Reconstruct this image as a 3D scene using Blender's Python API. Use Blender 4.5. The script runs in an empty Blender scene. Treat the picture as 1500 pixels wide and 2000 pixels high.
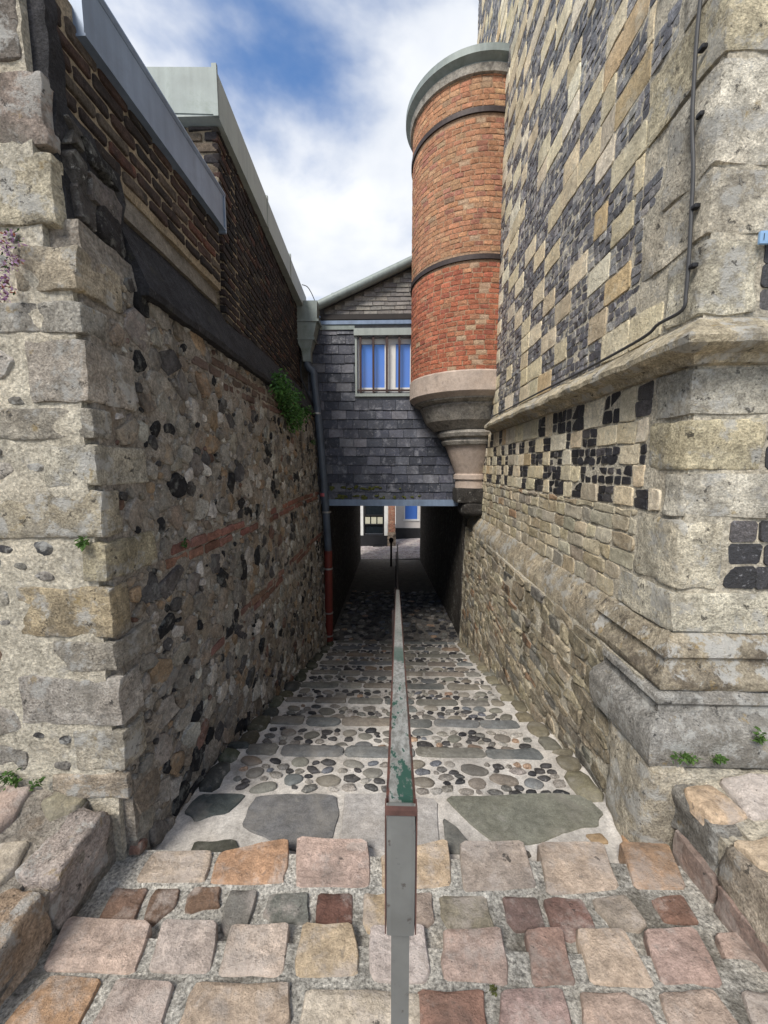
import bpy, math, random
from mathutils import Vector, noise as NZ

R = math.radians
rng = random.Random(11)
SC = bpy.context.scene
COL = SC.collection

# ------------------------------------------------------------------ camera
F, W0, H0 = 750.0, 1500, 2000          # focal length in pixels of the 1500x2000 frame
CAMZ = 1.55
PITCH, YAW = math.atan(90 / 750), math.atan(22 / 755.4)
cam_d = bpy.data.cameras.new('camera')
cam = bpy.data.objects.new('camera', cam_d)
COL.objects.link(cam)
cam_d.sensor_fit = 'VERTICAL'
cam_d.sensor_height = 36
cam_d.sensor_width = 27
cam_d.lens = F / H0 * 36
cam_d.clip_start = 0.02
cam_d.clip_end = 2000
cam.location = (0, 0, CAMZ)
cam.rotation_euler = (R(90) - PITCH, 0, YAW)
SC.camera = cam
FW = Vector((-math.sin(YAW) * math.cos(PITCH), math.cos(YAW) * math.cos(PITCH), -math.sin(PITCH)))
RT = Vector((math.cos(YAW), math.sin(YAW), 0))
UP = RT.cross(FW)
CP = Vector((0, 0, CAMZ))


def ray(px, py):
    return FW + RT * ((px - 750) / F) - UP * ((py - 1000) / F)


def at(px, py, X=None, Y=None, Z=None):
    d = ray(px, py)
    if X is not None:
        t = X / d.x
    elif Y is not None:
        t = Y / d.y
    else:
        t = (Z - CAMZ) / d.z
    return CP + d * t


def proj(p):
    q = Vector(p) - CP
    z = q.dot(FW)
    if z < 0.05:
        return None
    return 750 + F * q.dot(RT) / z, 1000 - F * q.dot(UP) / z, z


def visible(p, m=160):
    q = proj(p)
    return q is not None and -m < q[0] < W0 + m and -m < q[1] < H0 + m


# ------------------------------------------------------------------ sky, sun, exposure
SUN_EL, SUN_AZ = R(50), R(209)        # azimuth clockwise from +Y: the sun stands behind the camera, to the left
world = bpy.data.worlds.new('World')
SC.world = world
world.use_nodes = True
wn, wl = world.node_tree.nodes, world.node_tree.links
wn.clear()
w_out = wn.new('ShaderNodeOutputWorld')
w_bg = wn.new('ShaderNodeBackground')
w_sky = wn.new('ShaderNodeTexSky')
w_sky.sky_type = 'NISHITA'
w_sky.sun_disc = False
w_sky.sun_elevation = SUN_EL
w_sky.sun_rotation = SUN_AZ
w_sky.air_density = 1.0
w_sky.dust_density = 0.3
w_sky.ozone_density = 4.0
w_bg.inputs['Strength'].default_value = 0.105
w_tc = wn.new('ShaderNodeTexCoord')
w_sep = wn.new('ShaderNodeSeparateXYZ')
wl.new(w_tc.outputs['Generated'], w_sep.inputs[0])


def wmath(op, a, b=None):
    n = wn.new('ShaderNodeMath')
    n.operation = op
    for i, v in enumerate((a, b)):
        if v is None:
            continue
        if isinstance(v, (int, float)):
            n.inputs[i].default_value = v
        else:
            wl.new(v, n.inputs[i])
    return n.outputs[0]


w_h = wmath('ADD', wmath('MAXIMUM', w_sep.outputs[2], 0.0), 0.22)
w_comb = wn.new('ShaderNodeCombineXYZ')
wl.new(wmath('DIVIDE', w_sep.outputs[0], w_h), w_comb.inputs[0])
wl.new(wmath('DIVIDE', w_sep.outputs[1], w_h), w_comb.inputs[1])
w_map = wn.new('ShaderNodeMapping')
w_map.inputs['Location'].default_value = (-5.4626, 4.6033, 0.0)
wl.new(w_comb.outputs[0], w_map.inputs[0])
w_n1 = wn.new('ShaderNodeTexNoise')
w_n1.inputs['Scale'].default_value = 1.35
w_n1.inputs['Detail'].default_value = 7
w_n1.inputs['Roughness'].default_value = 0.52
w_n1.inputs['Distortion'].default_value = 0.25
wl.new(w_map.outputs[0], w_n1.inputs['Vector'])
w_r1 = wn.new('ShaderNodeValToRGB')
w_r1.color_ramp.elements[0].position = 0.38
w_r1.color_ramp.elements[1].position = 0.53
w_r1.color_ramp.interpolation = 'EASE'
wl.new(w_n1.outputs[0], w_r1.inputs[0])
w_n2 = wn.new('ShaderNodeTexNoise')
w_n2.inputs['Scale'].default_value = 2.6
w_n2.inputs['Detail'].default_value = 6
w_n2.inputs['Roughness'].default_value = 0.5
wl.new(w_map.outputs[0], w_n2.inputs['Vector'])
w_r2 = wn.new('ShaderNodeValToRGB')
w_r2.color_ramp.elements[0].position = 0.36
w_r2.color_ramp.elements[0].color = (3.9, 4.2, 4.75, 1)
w_r2.color_ramp.elements[1].position = 0.62
w_r2.color_ramp.elements[1].color = (5.5, 5.6, 5.75, 1)
wl.new(w_n2.outputs[0], w_r2.inputs[0])
w_mix = wn.new('ShaderNodeMix')
w_mix.data_type = 'RGBA'
wl.new(w_r1.outputs[0], w_mix.inputs[0])
w_tint = wn.new('ShaderNodeMix')
w_tint.data_type = 'RGBA'
w_tint.blend_type = 'MULTIPLY'
w_tint.inputs[0].default_value = 1
w_tint.inputs[7].default_value = (.9, 1.04, 1.14, 1)
wl.new(w_sky.outputs[0], w_tint.inputs[6])
wl.new(w_tint.outputs[2], w_mix.inputs[6])
wl.new(w_r2.outputs[0], w_mix.inputs[7])
wl.new(w_mix.outputs[2], w_bg.inputs['Color'])
wl.new(w_bg.outputs[0], w_out.inputs['Surface'])

sun_d = bpy.data.lights.new('sun', 'SUN')
sun_d.energy = 2.6
sun_d.angle = R(20)
sun_d.color = (1.0, 0.95, 0.87)
sun = bpy.data.objects.new('sun', sun_d)
COL.objects.link(sun)
sdir = Vector((math.sin(SUN_AZ) * math.cos(SUN_EL), math.cos(SUN_AZ) * math.cos(SUN_EL), math.sin(SUN_EL)))
sun.rotation_euler = (-sdir).to_track_quat('-Z', 'Y').to_euler()
SC.view_settings.view_transform = 'Standard'
SC.view_settings.look = 'None'
SC.view_settings.gamma = 1
SC.view_settings.exposure = 0.85
SC.view_settings.use_curve_mapping = False
SC.cycles.max_bounces = 6
SC.cycles.diffuse_bounces = 4
SC.cycles.use_denoising = True


# ------------------------------------------------------------------ materials
def lin(v):
    v /= 255
    return v / 12.92 if v <= 0.04045 else ((v + 0.055) / 1.055) ** 2.4


def c(r, g, b, k=0.8):
    r, g, b = lin(r), lin(g), lin(b)
    y = .3 * r + .6 * g + .1 * b
    return tuple((v + (y - v) * .16) * k for v in (r, g, b))


def vary(col, a=0.12, h=0.018):
    f = 1 + rng.uniform(-a, a)
    return tuple(max(0.004, v * f * (1 + rng.uniform(-h, h))) for v in col)


class N:
    """small helper for material node trees"""

    def __init__(self, name):
        self.m = bpy.data.materials.new(name)
        self.m.use_nodes = True
        self.t = self.m.node_tree
        self.b = self.t.nodes['Principled BSDF']

    def new(self, kind, **kw):
        n = self.t.nodes.new(kind)
        for k, v in kw.items():
            if isinstance(k, str) and k in n.inputs:
                n.inputs[k].default_value = v
            else:
                setattr(n, k, v)
        return n

    def link(self, a, b):
        self.t.links.new(a, b)

    def noise(self, vec, scale, detail=4, rough=0.55, dist=0.0):
        n = self.new('ShaderNodeTexNoise')
        n.inputs['Scale'].default_value = scale
        n.inputs['Detail'].default_value = detail
        n.inputs['Roughness'].default_value = rough
        n.inputs['Distortion'].default_value = dist
        if vec is not None:
            self.link(vec, n.inputs['Vector'])
        return n.outputs[0]

    def rng(self, v, a, b, x, y):
        n = self.new('ShaderNodeMapRange')
        for i, q in zip((1, 2, 3, 4), (a, b, x, y)):
            n.inputs[i].default_value = q
        self.link(v, n.inputs[0])
        return n.outputs[0]

    def mix(self, f, a, b, mode='MIX'):
        n = self.new('ShaderNodeMix')
        n.data_type = 'RGBA'
        n.blend_type = mode
        for i, v in ((0, f), (6, a), (7, b)):
            if isinstance(v, (int, float)):
                n.inputs[i].default_value = v
            elif isinstance(v, tuple):
                n.inputs[i].default_value = (*v[:3], 1)
            else:
                self.link(v, n.inputs[i])
        return n.outputs[2]

    def math(self, op, a, b):
        n = self.new('ShaderNodeMath')
        n.operation = op
        for i, v in enumerate((a, b)):
            if isinstance(v, (int, float)):
                n.inputs[i].default_value = v
            else:
                self.link(v, n.inputs[i])
        return n.outputs[0]

    def bump(self, h, strength, dist, prev=None):
        n = self.new('ShaderNodeBump')
        n.inputs['Strength'].default_value = strength
        n.inputs['Distance'].default_value = dist
        self.link(h, n.inputs['Height'])
        if prev is not None:
            self.link(prev, n.inputs['Normal'])
        return n.outputs[0]


def mineral(name, base=None, rough=0.92, mott=0.35, ms=7.0, speck=0.3, ss=110.0, lichens=(), stain=None,
            bump=0.5, bd=0.012, band=0.0, spec=0.25, aniso=None, rough_var=0.0):
    """stone, mortar, brick, slate ... colour from the 'Col' attribute unless base is given"""
    k = N(name)
    geo = k.new('ShaderNodeNewGeometry')
    pos = geo.outputs['Position']
    if base is None:
        at_ = k.new('ShaderNodeAttribute', attribute_name='Col')
        col = at_.outputs['Color']
        off = k.new('ShaderNodeVectorMath', operation='SCALE')
        cmb = k.new('ShaderNodeCombineXYZ')
        for i in range(3):
            k.link(at_.outputs['Alpha'], cmb.inputs[i])
        k.link(cmb.outputs[0], off.inputs[0])
        off.inputs['Scale'].default_value = 23.0
        add = k.new('ShaderNodeVectorMath', operation='ADD')
        k.link(pos, add.inputs[0])
        k.link(off.outputs[0], add.inputs[1])
        p = add.outputs[0]
    else:
        col, p = base, pos
    n1 = k.noise(p, ms, 7, 0.62, 0.1)
    n2 = k.noise(p, ss, 3, 0.6)
    f1 = k.rng(n1, 0.28, 0.72, 1 - mott, 1 + mott)
    f2 = k.rng(n2, 0.3, 0.7, 1 - speck, 1 + speck)
    n5 = k.noise(p, ms * 4.2, 9, 0.74, 0.0)
    f = k.math('MULTIPLY', k.math('MULTIPLY', f1, f2), k.rng(n5, 0.3, 0.7, 1 - mott * 1.25, 1 + mott * 1.25))
    if band:
        mp = k.new('ShaderNodeMapping')
        mp.inputs['Scale'].default_value = aniso or (3, 45, 45)
        mp.inputs['Rotation'].default_value = (0.1, 0.2, 0.15)
        k.link(p, mp.inputs[0])
        n3 = k.noise(mp.outputs[0], 1.0, 4, 0.6, 0.4)
        f = k.math('MULTIPLY', f, k.rng(n3, 0.3, 0.7, 1 - band, 1 + band))
    val = k.new('ShaderNodeCombineColor')
    for i in range(3):
        k.link(f, val.inputs[i])
    out = k.mix(1.0, col, val.outputs[0], 'MULTIPLY')
    # slow drift of hue so that no piece is one flat tone
    n4 = k.noise(p, ms * 0.6, 3, 0.5)
    out = k.mix(k.rng(n4, 0.45, 0.75, 0.0, 0.35), out, k.mix(1.0, out, (1.05, 0.96, 0.86), 'MULTIPLY'))
    for (lc, sc, lo, hi, amt) in lichens:
        nl = k.noise(p, sc, 8, 0.7, 0.2)
        out = k.mix(k.rng(nl, lo, hi, 0.0, amt), out, lc)
    if stain:
        sc_, lo, hi, amt, scol, stretch = stain
        mp = k.new('ShaderNodeMapping')
        mp.inputs['Scale'].default_value = stretch
        k.link(pos, mp.inputs[0])
        ns = k.noise(mp.outputs[0], sc_, 8, 0.68, 0.4)
        out = k.mix(k.rng(ns, lo, hi, 0.0, amt), out, scol)
    k.link(out, k.b.inputs['Base Color'])
    if rough_var:
        k.link(k.rng(n1, 0.3, 0.7, rough - rough_var, rough + rough_var), k.b.inputs['Roughness'])
    else:
        k.b.inputs['Roughness'].default_value = rough
    k.b.inputs['Specular IOR Level'].default_value = spec
    hgt = k.math('ADD', k.math('ADD', k.math('MULTIPLY', n1, 1.6), k.math('MULTIPLY', n2, 0.45)), k.math('MULTIPLY', n5, 2.2))
    k.link(k.bump(hgt, bump, bd), k.b.inputs['Normal'])
    return k.m


def plain(name, col, rough=0.5, metal=0.0, mott=0.25, ms=9.0, spec=0.4, bump=0.1, streak=0.0, dirt=None, bd=0.004):
    k = N(name)
    geo = k.new('ShaderNodeNewGeometry')
    n1 = k.noise(geo.outputs['Position'], ms, 6, 0.6, 0.2)
    f = k.rng(n1, 0.3, 0.7, 1 - mott, 1 + mott)
    if streak:
        mp = k.new('ShaderNodeMapping')
        mp.inputs['Scale'].default_value = (22, 22, 1.2)
        k.link(geo.outputs['Position'], mp.inputs[0])
        f = k.math('MULTIPLY', f, k.rng(k.noise(mp.outputs[0], 1, 4, 0.6), 0.3, 0.7, 1 - streak, 1 + streak))
    val = k.new('ShaderNodeCombineColor')
    for i in range(3):
        k.link(f, val.inputs[i])
    out = k.mix(1.0, col, val.outputs[0], 'MULTIPLY')
    if dirt:
        nd = k.noise(geo.outputs['Position'], dirt[1], 7, 0.7, 0.3)
        out = k.mix(k.rng(nd, dirt[2], dirt[3], 0, dirt[4]), out, dirt[0])
    k.link(out, k.b.inputs['Base Color'])
    k.b.inputs['Roughness'].default_value = rough
    k.b.inputs['Metallic'].default_value = metal
    k.b.inputs['Specular IOR Level'].default_value = spec
    k.link(k.bump(n1, bump, bd), k.b.inputs['Normal'])
    return k.m


WHITE_L, GREY_L, YEL_L, BLK_L = c(205, 203, 196, .8), c(150, 150, 142), c(176, 146, 72), (.022, .021, .021)
M = {}
M['ashlar'] = mineral('weathered_limestone', stain=(1.3, .50, .68, .42, c(92, 86, 76, .7), (2.2, 2.2, .8)),
                      mott=.40, ms=6, speck=.42, ss=120, bump=.95, bd=.015,
                      lichens=((c(140, 134, 122), 4, .50, .62, .6), (WHITE_L, 8, .52, .59, .7), (YEL_L, 10, .62, .68, .55), (BLK_L, 19, .60, .645, .8)))
M['lichened'] = mineral('lichen_crusted_limestone', mott=.4, ms=7, speck=.35, ss=110, bump=1.0, bd=.018,
                        lichens=((c(96, 84, 72), 5, .48, .58, .7), (c(214, 212, 205, .85), 8, .53, .58, .8), (c(186, 154, 84), 9, .60, .65, .65), (BLK_L, 19, .60, .65, .75)))
M['cream'] = mineral('cream_stone', stain=(1.3, .52, .70, .35, c(120, 108, 90, .7), (2.2, 2.2, .8)),
                     mott=.26, ms=9, speck=.24, ss=140, bump=.7, bd=.011,
                     lichens=((GREY_L, 9, .55, .66, .45), (c(222, 212, 186), 6, .53, .64, .5), (BLK_L, 30, .63, .68, .6)))
M['rubble'] = mineral('rubble_stone', stain=(1.7, .53, .64, .7, c(48, 45, 43, .7), (2, 2, .7)),
                      mott=.4, ms=9, speck=.3, ss=130, bump=.8, bd=.012,
                      lichens=((GREY_L, 13, .53, .62, .5), (BLK_L, 15, .61, .67, .7), (WHITE_L, 28, .62, .67, .6)))
M['flint'] = mineral('knapped_flint', mott=.6, ms=26, speck=.35, ss=160, bump=.6, bd=.008, rough=.5, spec=.5, rough_var=.15,
                     lichens=((c(170, 170, 175), 38, .60, .68, .6),))
M['pebble'] = mineral('flint_pebble', mott=.5, ms=30, speck=.25, ss=150, bump=.5, bd=.005, rough=.6, spec=.4,
                      lichens=((c(165, 160, 150), 45, .6, .68, .55),))
M['sett'] = mineral('sandstone_sett', stain=(3.0, .50, .68, .5, c(120, 112, 104, .7), (1, 1, 1)),
                    mott=.28, ms=9, speck=.2, ss=150, bump=.8, bd=.008, band=.13, aniso=(4, 30, 60), rough=.85,
                    lichens=((c(206, 194, 184), 6, .50, .62, .6), (BLK_L, 13, .635, .665, .8), (c(110, 104, 98), 30, .60, .66, .5), (c(150, 120, 96), 6, .58, .7, .35)))
M['slab'] = mineral('flag_stone', stain=(4, .5, .66, .45, c(150, 144, 134, .8), (1, 1, 1)),
                    mott=.25, ms=7, speck=.2, ss=160, bump=.6, bd=.006, band=.06, rough=.85,
                    lichens=((c(165, 160, 150), 13, .58, .66, .5),))
M['mortar_ground'] = mineral('gritty_mortar', base=c(192, 187, 176, .9), mott=.25, ms=8, speck=.62, ss=95, bump=1.0, bd=.012,
                             lichens=((c(90, 88, 82), 60, .56, .64, .6), (c(205, 200, 190), 75, .58, .66, .6)), stain=(3.5, .50, .64, .7, c(98, 90, 74, .7), (1, 1, 1)))
M['mortar_steps'] = mineral('smooth_grey_mortar', base=c(190, 184, 176, .95), mott=.22, ms=6, speck=.2, ss=120, bump=.5, bd=.006,
                            lichens=((c(120, 114, 106), 4, .52, .68, .5),), stain=(2.4, .50, .66, .5, c(118, 112, 104, .8), (1, 1, 1)))
M['mortar_shaded'] = mineral('shade_darkened_mortar', base=c(112, 107, 101, .8), mott=.3, ms=6, speck=.25, ss=120, bump=.5, bd=.006)  # ramp mortar: the tunnel's shade is put into this darker base colour
M['mortar_dark'] = mineral('grey_rubble_mortar', base=c(166, 156, 142, .85), mott=.35, ms=9, speck=.42, ss=85, bump=1.0, bd=.016,
                           lichens=((c(180, 176, 168), 20, .57, .66, .6), (c(150, 125, 95), 6, .56, .66, .5)),
                           stain=(1.5, .57, .66, .75, (.02, .02, .021), (1.5, 2.0, .55)))
M['mortar_light'] = mineral('pale_lime_mortar', base=c(204, 194, 172, .9), mott=.3, ms=8, speck=.4, ss=85, bump=1.0, bd=.014,
                            lichens=((c(205, 200, 190), 14, .57, .66, .55), (c(120, 112, 100), 25, .62, .7, .5)))
M['mortar_brick'] = mineral('tan_brick_mortar', base=c(168, 150, 122, .7), mott=.3, ms=10, speck=.35, ss=120, bump=.7, bd=.008)
M['mortar_turret'] = mineral('turret_mortar', base=c(176, 140, 108, .75), mott=.3, ms=8, speck=.3, ss=120, bump=.7, bd=.008)
M['brick'] = mineral('old_brick', mott=.35, ms=14, speck=.28, ss=150, bump=.8, bd=.008,
                     lichens=((c(190, 165, 130), 10, .6, .7, .45), (BLK_L, 12, .64, .72, .5)))
M['brick_dark'] = mineral('sooty_brick', mott=.45, ms=12, speck=.3, ss=140, bump=.8, bd=.008,
                          lichens=((BLK_L, 5, .48, .62, .7), (c(150, 135, 110), 28, .63, .7, .5)))
M['slate'] = mineral('roof_slate', mott=.25, ms=8, speck=.12, ss=120, bump=.45, bd=.005, rough=.6, spec=.4, rough_var=.1,
                     lichens=((c(150, 150, 158), 6, .53, .63, .5), (c(165, 163, 166), 30, .58, .66, .55), (c(50, 52, 62), 15, .55, .7, .5)))
M['slate_old'] = mineral('weathered_gable_slate', mott=.3, ms=9, speck=.2, ss=110, bump=.5, bd=.005, rough=.8,
                         lichens=((c(150, 146, 132), 12, .55, .66, .45),))
M['moss'] = mineral('moss', base=c(120, 125, 50, .6), mott=.5, ms=60, speck=.4, ss=200, bump=1, bd=.01)
M['tar'] = mineral('black_weathered_render', base=c(58, 57, 60, .75), mott=.5, ms=5, speck=.35, ss=120, bump=.9, bd=.012,
                   lichens=((c(120, 118, 112), 40, .62, .68, .55), (c(96, 92, 60), 4, .6, .7, .5)))
M['render'] = mineral('grey_cement_render', base=c(132, 124, 112, .75), mott=.3, ms=6, speck=.3, ss=130, bump=.6, bd=.006)
M['corbel'] = mineral('pink_corbel_stone', base=c(192, 172, 156, .78), mott=.16, ms=5, speck=.12, ss=120, bump=.4, bd=.005,
                      lichens=((c(120, 112, 104), 7, .56, .68, .5), (BLK_L, 40, .68, .73, .6)))
M['corbel_grey'] = mineral('grey_corbel_stone', base=c(156, 149, 138, .8), mott=.35, ms=6, speck=.3, ss=110, bump=.6, bd=.008,
                           lichens=((c(80, 76, 72), 9, .52, .64, .6), (c(205, 200, 185), 14, .6, .68, .5)))
M['corbel_black'] = mineral('black_crusted_stone', base=c(70, 66, 62, .7), mott=.5, ms=11, speck=.4, ss=110, bump=.9, bd=.014,
                            lichens=((c(185, 182, 172), 16, .6, .66, .6),))
M['zinc'] = plain('blue_grey_zinc', c(118, 136, 160, .9), rough=.42, metal=.15, mott=.16, ms=4, streak=.12,
                  dirt=(c(88, 98, 112), 3, .5, .7, .5))
M['lead'] = plain('green_grey_lead', c(140, 150, 146, .75), rough=.6, metal=.15, mott=.16, ms=5, streak=.1,
                  dirt=(c(86, 100, 84), 5, .52, .7, .6))
M['coping'] = plain('grey_green_painted_coping', c(158, 166, 160, .8), rough=.55, mott=.12, ms=4, streak=.1,
                    dirt=(c(110, 115, 108), 4, .52, .7, .4))
M['pipe'] = plain('slate_grey_pipe_paint', c(84, 96, 112, .7), rough=.45, mott=.18, ms=8, dirt=(c(60, 64, 70), 6, .5, .7, .6))
M['pipe_red'] = plain('oxide_red_pipe_paint', c(122, 44, 32, .8), rough=.5, mott=.2, ms=8, dirt=(c(60, 30, 26), 9, .5, .7, .6))
M['clip'] = plain('bright_pipe_clip', c(170, 165, 160), rough=.4, metal=.5)
M['sticker'] = plain('red_pipe_sticker', c(200, 90, 100), rough=.5)
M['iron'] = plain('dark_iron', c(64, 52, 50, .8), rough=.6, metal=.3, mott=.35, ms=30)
M['bar'] = plain('rust_brown_window_bar', c(66, 40, 34, .8), rough=.6, mott=.3, ms=40)
M['cable'] = plain('grey_rubber_cable', c(72, 72, 74, .7), rough=.6, mott=.15)
M['white'] = plain('white_paint', c(222, 220, 214, .85), rough=.5, mott=.06, ms=6, dirt=(c(165, 160, 150), 5, .55, .7, .35))
M['black'] = plain('black_paint', (.012, .012, .014), rough=.5, mott=.3)
M['wood_dark'] = plain('dark_timber', c(46, 38, 34, .7), rough=.7, mott=.3, ms=12)
M['plate'] = plain('pale_blue_enamel', c(128, 170, 212, .85), rough=.35, mott=.08)
M['leaf'] = None


def glass_mat():
    k = N('painted_sky_reflection_glass')
    k.b.inputs['Base Color'].default_value = (*c(66, 118, 205, 1.0), 1)  # blue base colour paints in the reflected sky
    k.b.inputs['Roughness'].default_value = .08
    k.b.inputs['Specular IOR Level'].default_value = .9
    return k.m


M['glass'] = glass_mat()
M['glass_dark'] = plain('dark_window_glass', (.012, .016, .02), rough=.08, mott=.1, spec=.8, bump=0)


def leaf_mat(name):
    k = N(name)
    a = k.new('ShaderNodeAttribute', attribute_name='Col')
    k.link(a.outputs['Color'], k.b.inputs['Base Color'])
    k.b.inputs['Roughness'].default_value = .6
    k.b.inputs['Specular IOR Level'].default_value = .3
    tr = k.new('ShaderNodeBsdfTranslucent')
    k.link(a.outputs['Color'], tr.inputs['Color'])
    ms = k.new('ShaderNodeMixShader')
    ms.inputs[0].default_value = .3
    k.link(k.b.outputs[0], ms.inputs[1])
    k.link(tr.outputs[0], ms.inputs[2])
    k.link(ms.outputs[0], k.t.nodes['Material Output'].inputs['Surface'])
    return k.m


M['leaf'] = leaf_mat('green_leaf')


def rail_mat():
    """worn green paint over pale primer, rusty along both edges (the local x of the bar is stored in the uv-like Col red channel)"""
    k = N('worn_green_handrail')
    geo = k.new('ShaderNodeNewGeometry')
    a = k.new('ShaderNodeAttribute', attribute_name='Col')
    sp = k.new('ShaderNodeSeparateColor')
    k.link(a.outputs['Color'], sp.inputs[0])
    edge = k.math('ABSOLUTE', k.math('SUBTRACT', sp.outputs[0], .5), 0)
    mp = k.new('ShaderNodeMapping')
    mp.inputs['Scale'].default_value = (1, .35, 1)
    k.link(geo.outputs['Position'], mp.inputs[0])
    n = k.noise(mp.outputs[0], 85, 5, .65)
    n2 = k.noise(mp.outputs[0], 9, 3, .5)
    primer = k.mix(k.rng(n, .4, .6, 0, 1), c(122, 122, 116), c(170, 170, 165))
    grn = k.mix(k.rng(k.math('ADD', k.math('MULTIPLY', n2, .9), k.math('MULTIPLY', n, .55)), .745, .775, 0, 1), primer, c(44, 88, 74))
    # paint survives only on the first metre and a half
    sy = k.new('ShaderNodeSeparateXYZ')
    k.link(geo.outputs['Position'], sy.inputs[0])
    col = k.mix(k.rng(sy.outputs[1], 1.2, 2.6, 1, 0), primer, grn)
    rust = k.mix(k.rng(n, .4, .6, 0, 1), c(74, 48, 44), c(112, 70, 58))
    col = k.mix(k.rng(k.math('ADD', edge, k.math('MULTIPLY', n, .16)), .46, .5, 0, 1), col, rust)
    k.link(col, k.b.inputs['Base Color'])
    k.b.inputs['Roughness'].default_value = .55
    k.link(k.bump(n, .25, .002), k.b.inputs['Normal'])
    return k.m


M['rail'] = rail_mat()
M['post'] = plain('worn_grey_post_paint', c(112, 113, 110, .8), rough=.5, mott=.14, ms=14, spec=.4,
                  dirt=(c(70, 60, 56), 45, .62, .68, .8))
M['rust'] = plain('rusty_steel_edge', c(92, 60, 52, .8), rough=.75, mott=.3, ms=40)


# ------------------------------------------------------------------ mesh helpers
class Thing:
    def __init__(self, name, label, cat, loc=(0, 0, 0), group=None, kind=None):
        self.L = Vector(loc)
        o = bpy.data.objects.new(name, None)
        o.empty_display_size = .2
        COL.objects.link(o)
        o.location = loc
        if label:
            o['label'] = label
        if cat:
            o['category'] = cat
        if group:
            o['group'] = group
        if kind:
            o['kind'] = kind
        self.o = o

    def part(self, name, vf, mat, parent=None, col=None, smooth=False, label=None, kind=None):
        o = build(name, vf[0], vf[1], mat, self.L, col, smooth)
        o.parent = parent or self.o
        if label:
            o['label'] = label
        if kind:
            o['kind'] = kind
        return o


class Solo(Thing):
    """a thing or piece of the setting that is one mesh; it may still carry parts"""

    def __init__(self, name, vf, mat, label=None, cat=None, kind=None, group=None, smooth=False, col=None):
        self.L = Vector((0, 0, 0))
        self.o = build(name, vf[0], vf[1], mat, self.L, col, smooth)
        for kk, v in (('label', label), ('category', cat), ('kind', kind), ('group', group)):
            if v:
                self.o[kk] = v


def build(name, verts, faces, mat, L=Vector((0, 0, 0)), col=None, smooth=False):
    me = bpy.data.meshes.new(name)
    me.from_pydata([(v[0] - L.x, v[1] - L.y, v[2] - L.z) for v in verts], [], faces)
    if col is not None:
        ca = me.color_attributes.new('Col', 'FLOAT_COLOR', 'POINT')
        if not isinstance(col[0], (tuple, list)):
            data = [*col[:3], col[3] if len(col) > 3 else rng.random()] * len(verts)
        else:
            data = [q for cc in col for q in cc]
        ca.data.foreach_set('color', data)
    if smooth:
        me.polygons.foreach_set('use_smooth', [True] * len(me.polygons))
        me.set_sharp_from_angle(angle=R(38))
    me.materials.append(M[mat] if isinstance(mat, str) else mat)
    me.update()
    o = bpy.data.objects.new(name, me)
    COL.objects.link(o)
    return o


class Sink:
    """collects alike pieces: the ones that show largest become parts of their own, the rest one 'stuff' part"""

    def __init__(self, thing, name, mat, rest, limit=300, parent=None, smooth=True):
        self.__dict__.update(thing=thing, name=name, mat=mat, rest=rest, limit=limit, parent=parent, smooth=smooth, it=[])

    def add(self, vf, col):
        v, f = vf
        xs, ys = [], []
        for p in v[::3]:
            q = proj(p)
            if q:
                xs.append(min(max(q[0], 0), W0))
                ys.append(min(max(q[1], 0), H0))
        s = (max(xs) - min(xs)) * (max(ys) - min(ys)) if xs else 0
        self.it.append((s, v, f, (*col[:3], rng.random())))

    def flush(self):
        self.it.sort(key=lambda t: -t[0])
        own = [t for t in self.it[:self.limit] if t[0] > 60]
        rest = self.it[len(own):]
        for s, v, f, cc in own:
            self.thing.part(self.name, (v, f), self.mat, self.parent, cc, self.smooth)
        if rest:
            V, Fc, C = [], [], []
            for s, v, f, cc in rest:
                b = len(V)
                V.extend(v)
                Fc.extend([tuple(i + b for i in q) for q in f])
                C.extend([cc] * len(v))
            self.thing.part(self.rest, (V, Fc), self.mat, self.parent, C, self.smooth, kind='stuff')


def join(*vfs):
    V, Fc = [], []
    for v, f in vfs:
        b = len(V)
        V.extend(v)
        Fc.extend([tuple(i + b for i in q) for q in f])
    return V, Fc


def fb(p, s=1.0):
    return NZ.noise(Vector((p[0] * s + 31.7, p[1] * s - 12.1, p[2] * s + 5.3)))


def box(x0, x1, y0, y1, z0, z1):
    v = [(x, y, z) for x in (x0, x1) for y in (y0, y1) for z in (z0, z1)]
    return v, [(0, 1, 3, 2), (4, 6, 7, 5), (0, 4, 5, 1), (2, 3, 7, 6), (0, 2, 6, 4), (1, 5, 7, 3)]


def prism(foot, z0, z1):
    n = len(foot)
    z0 = z0 if isinstance(z0, (list, tuple)) else [z0] * n
    z1 = z1 if isinstance(z1, (list, tuple)) else [z1] * n
    v = [(*p, z) for p, z in zip(foot, z0)] + [(*p, z) for p, z in zip(foot, z1)]
    f = [tuple(range(n))[::-1], tuple(range(n, 2 * n))] + [(i, (i + 1) % n, n + (i + 1) % n, n + i) for i in range(n)]
    return v, f


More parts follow.
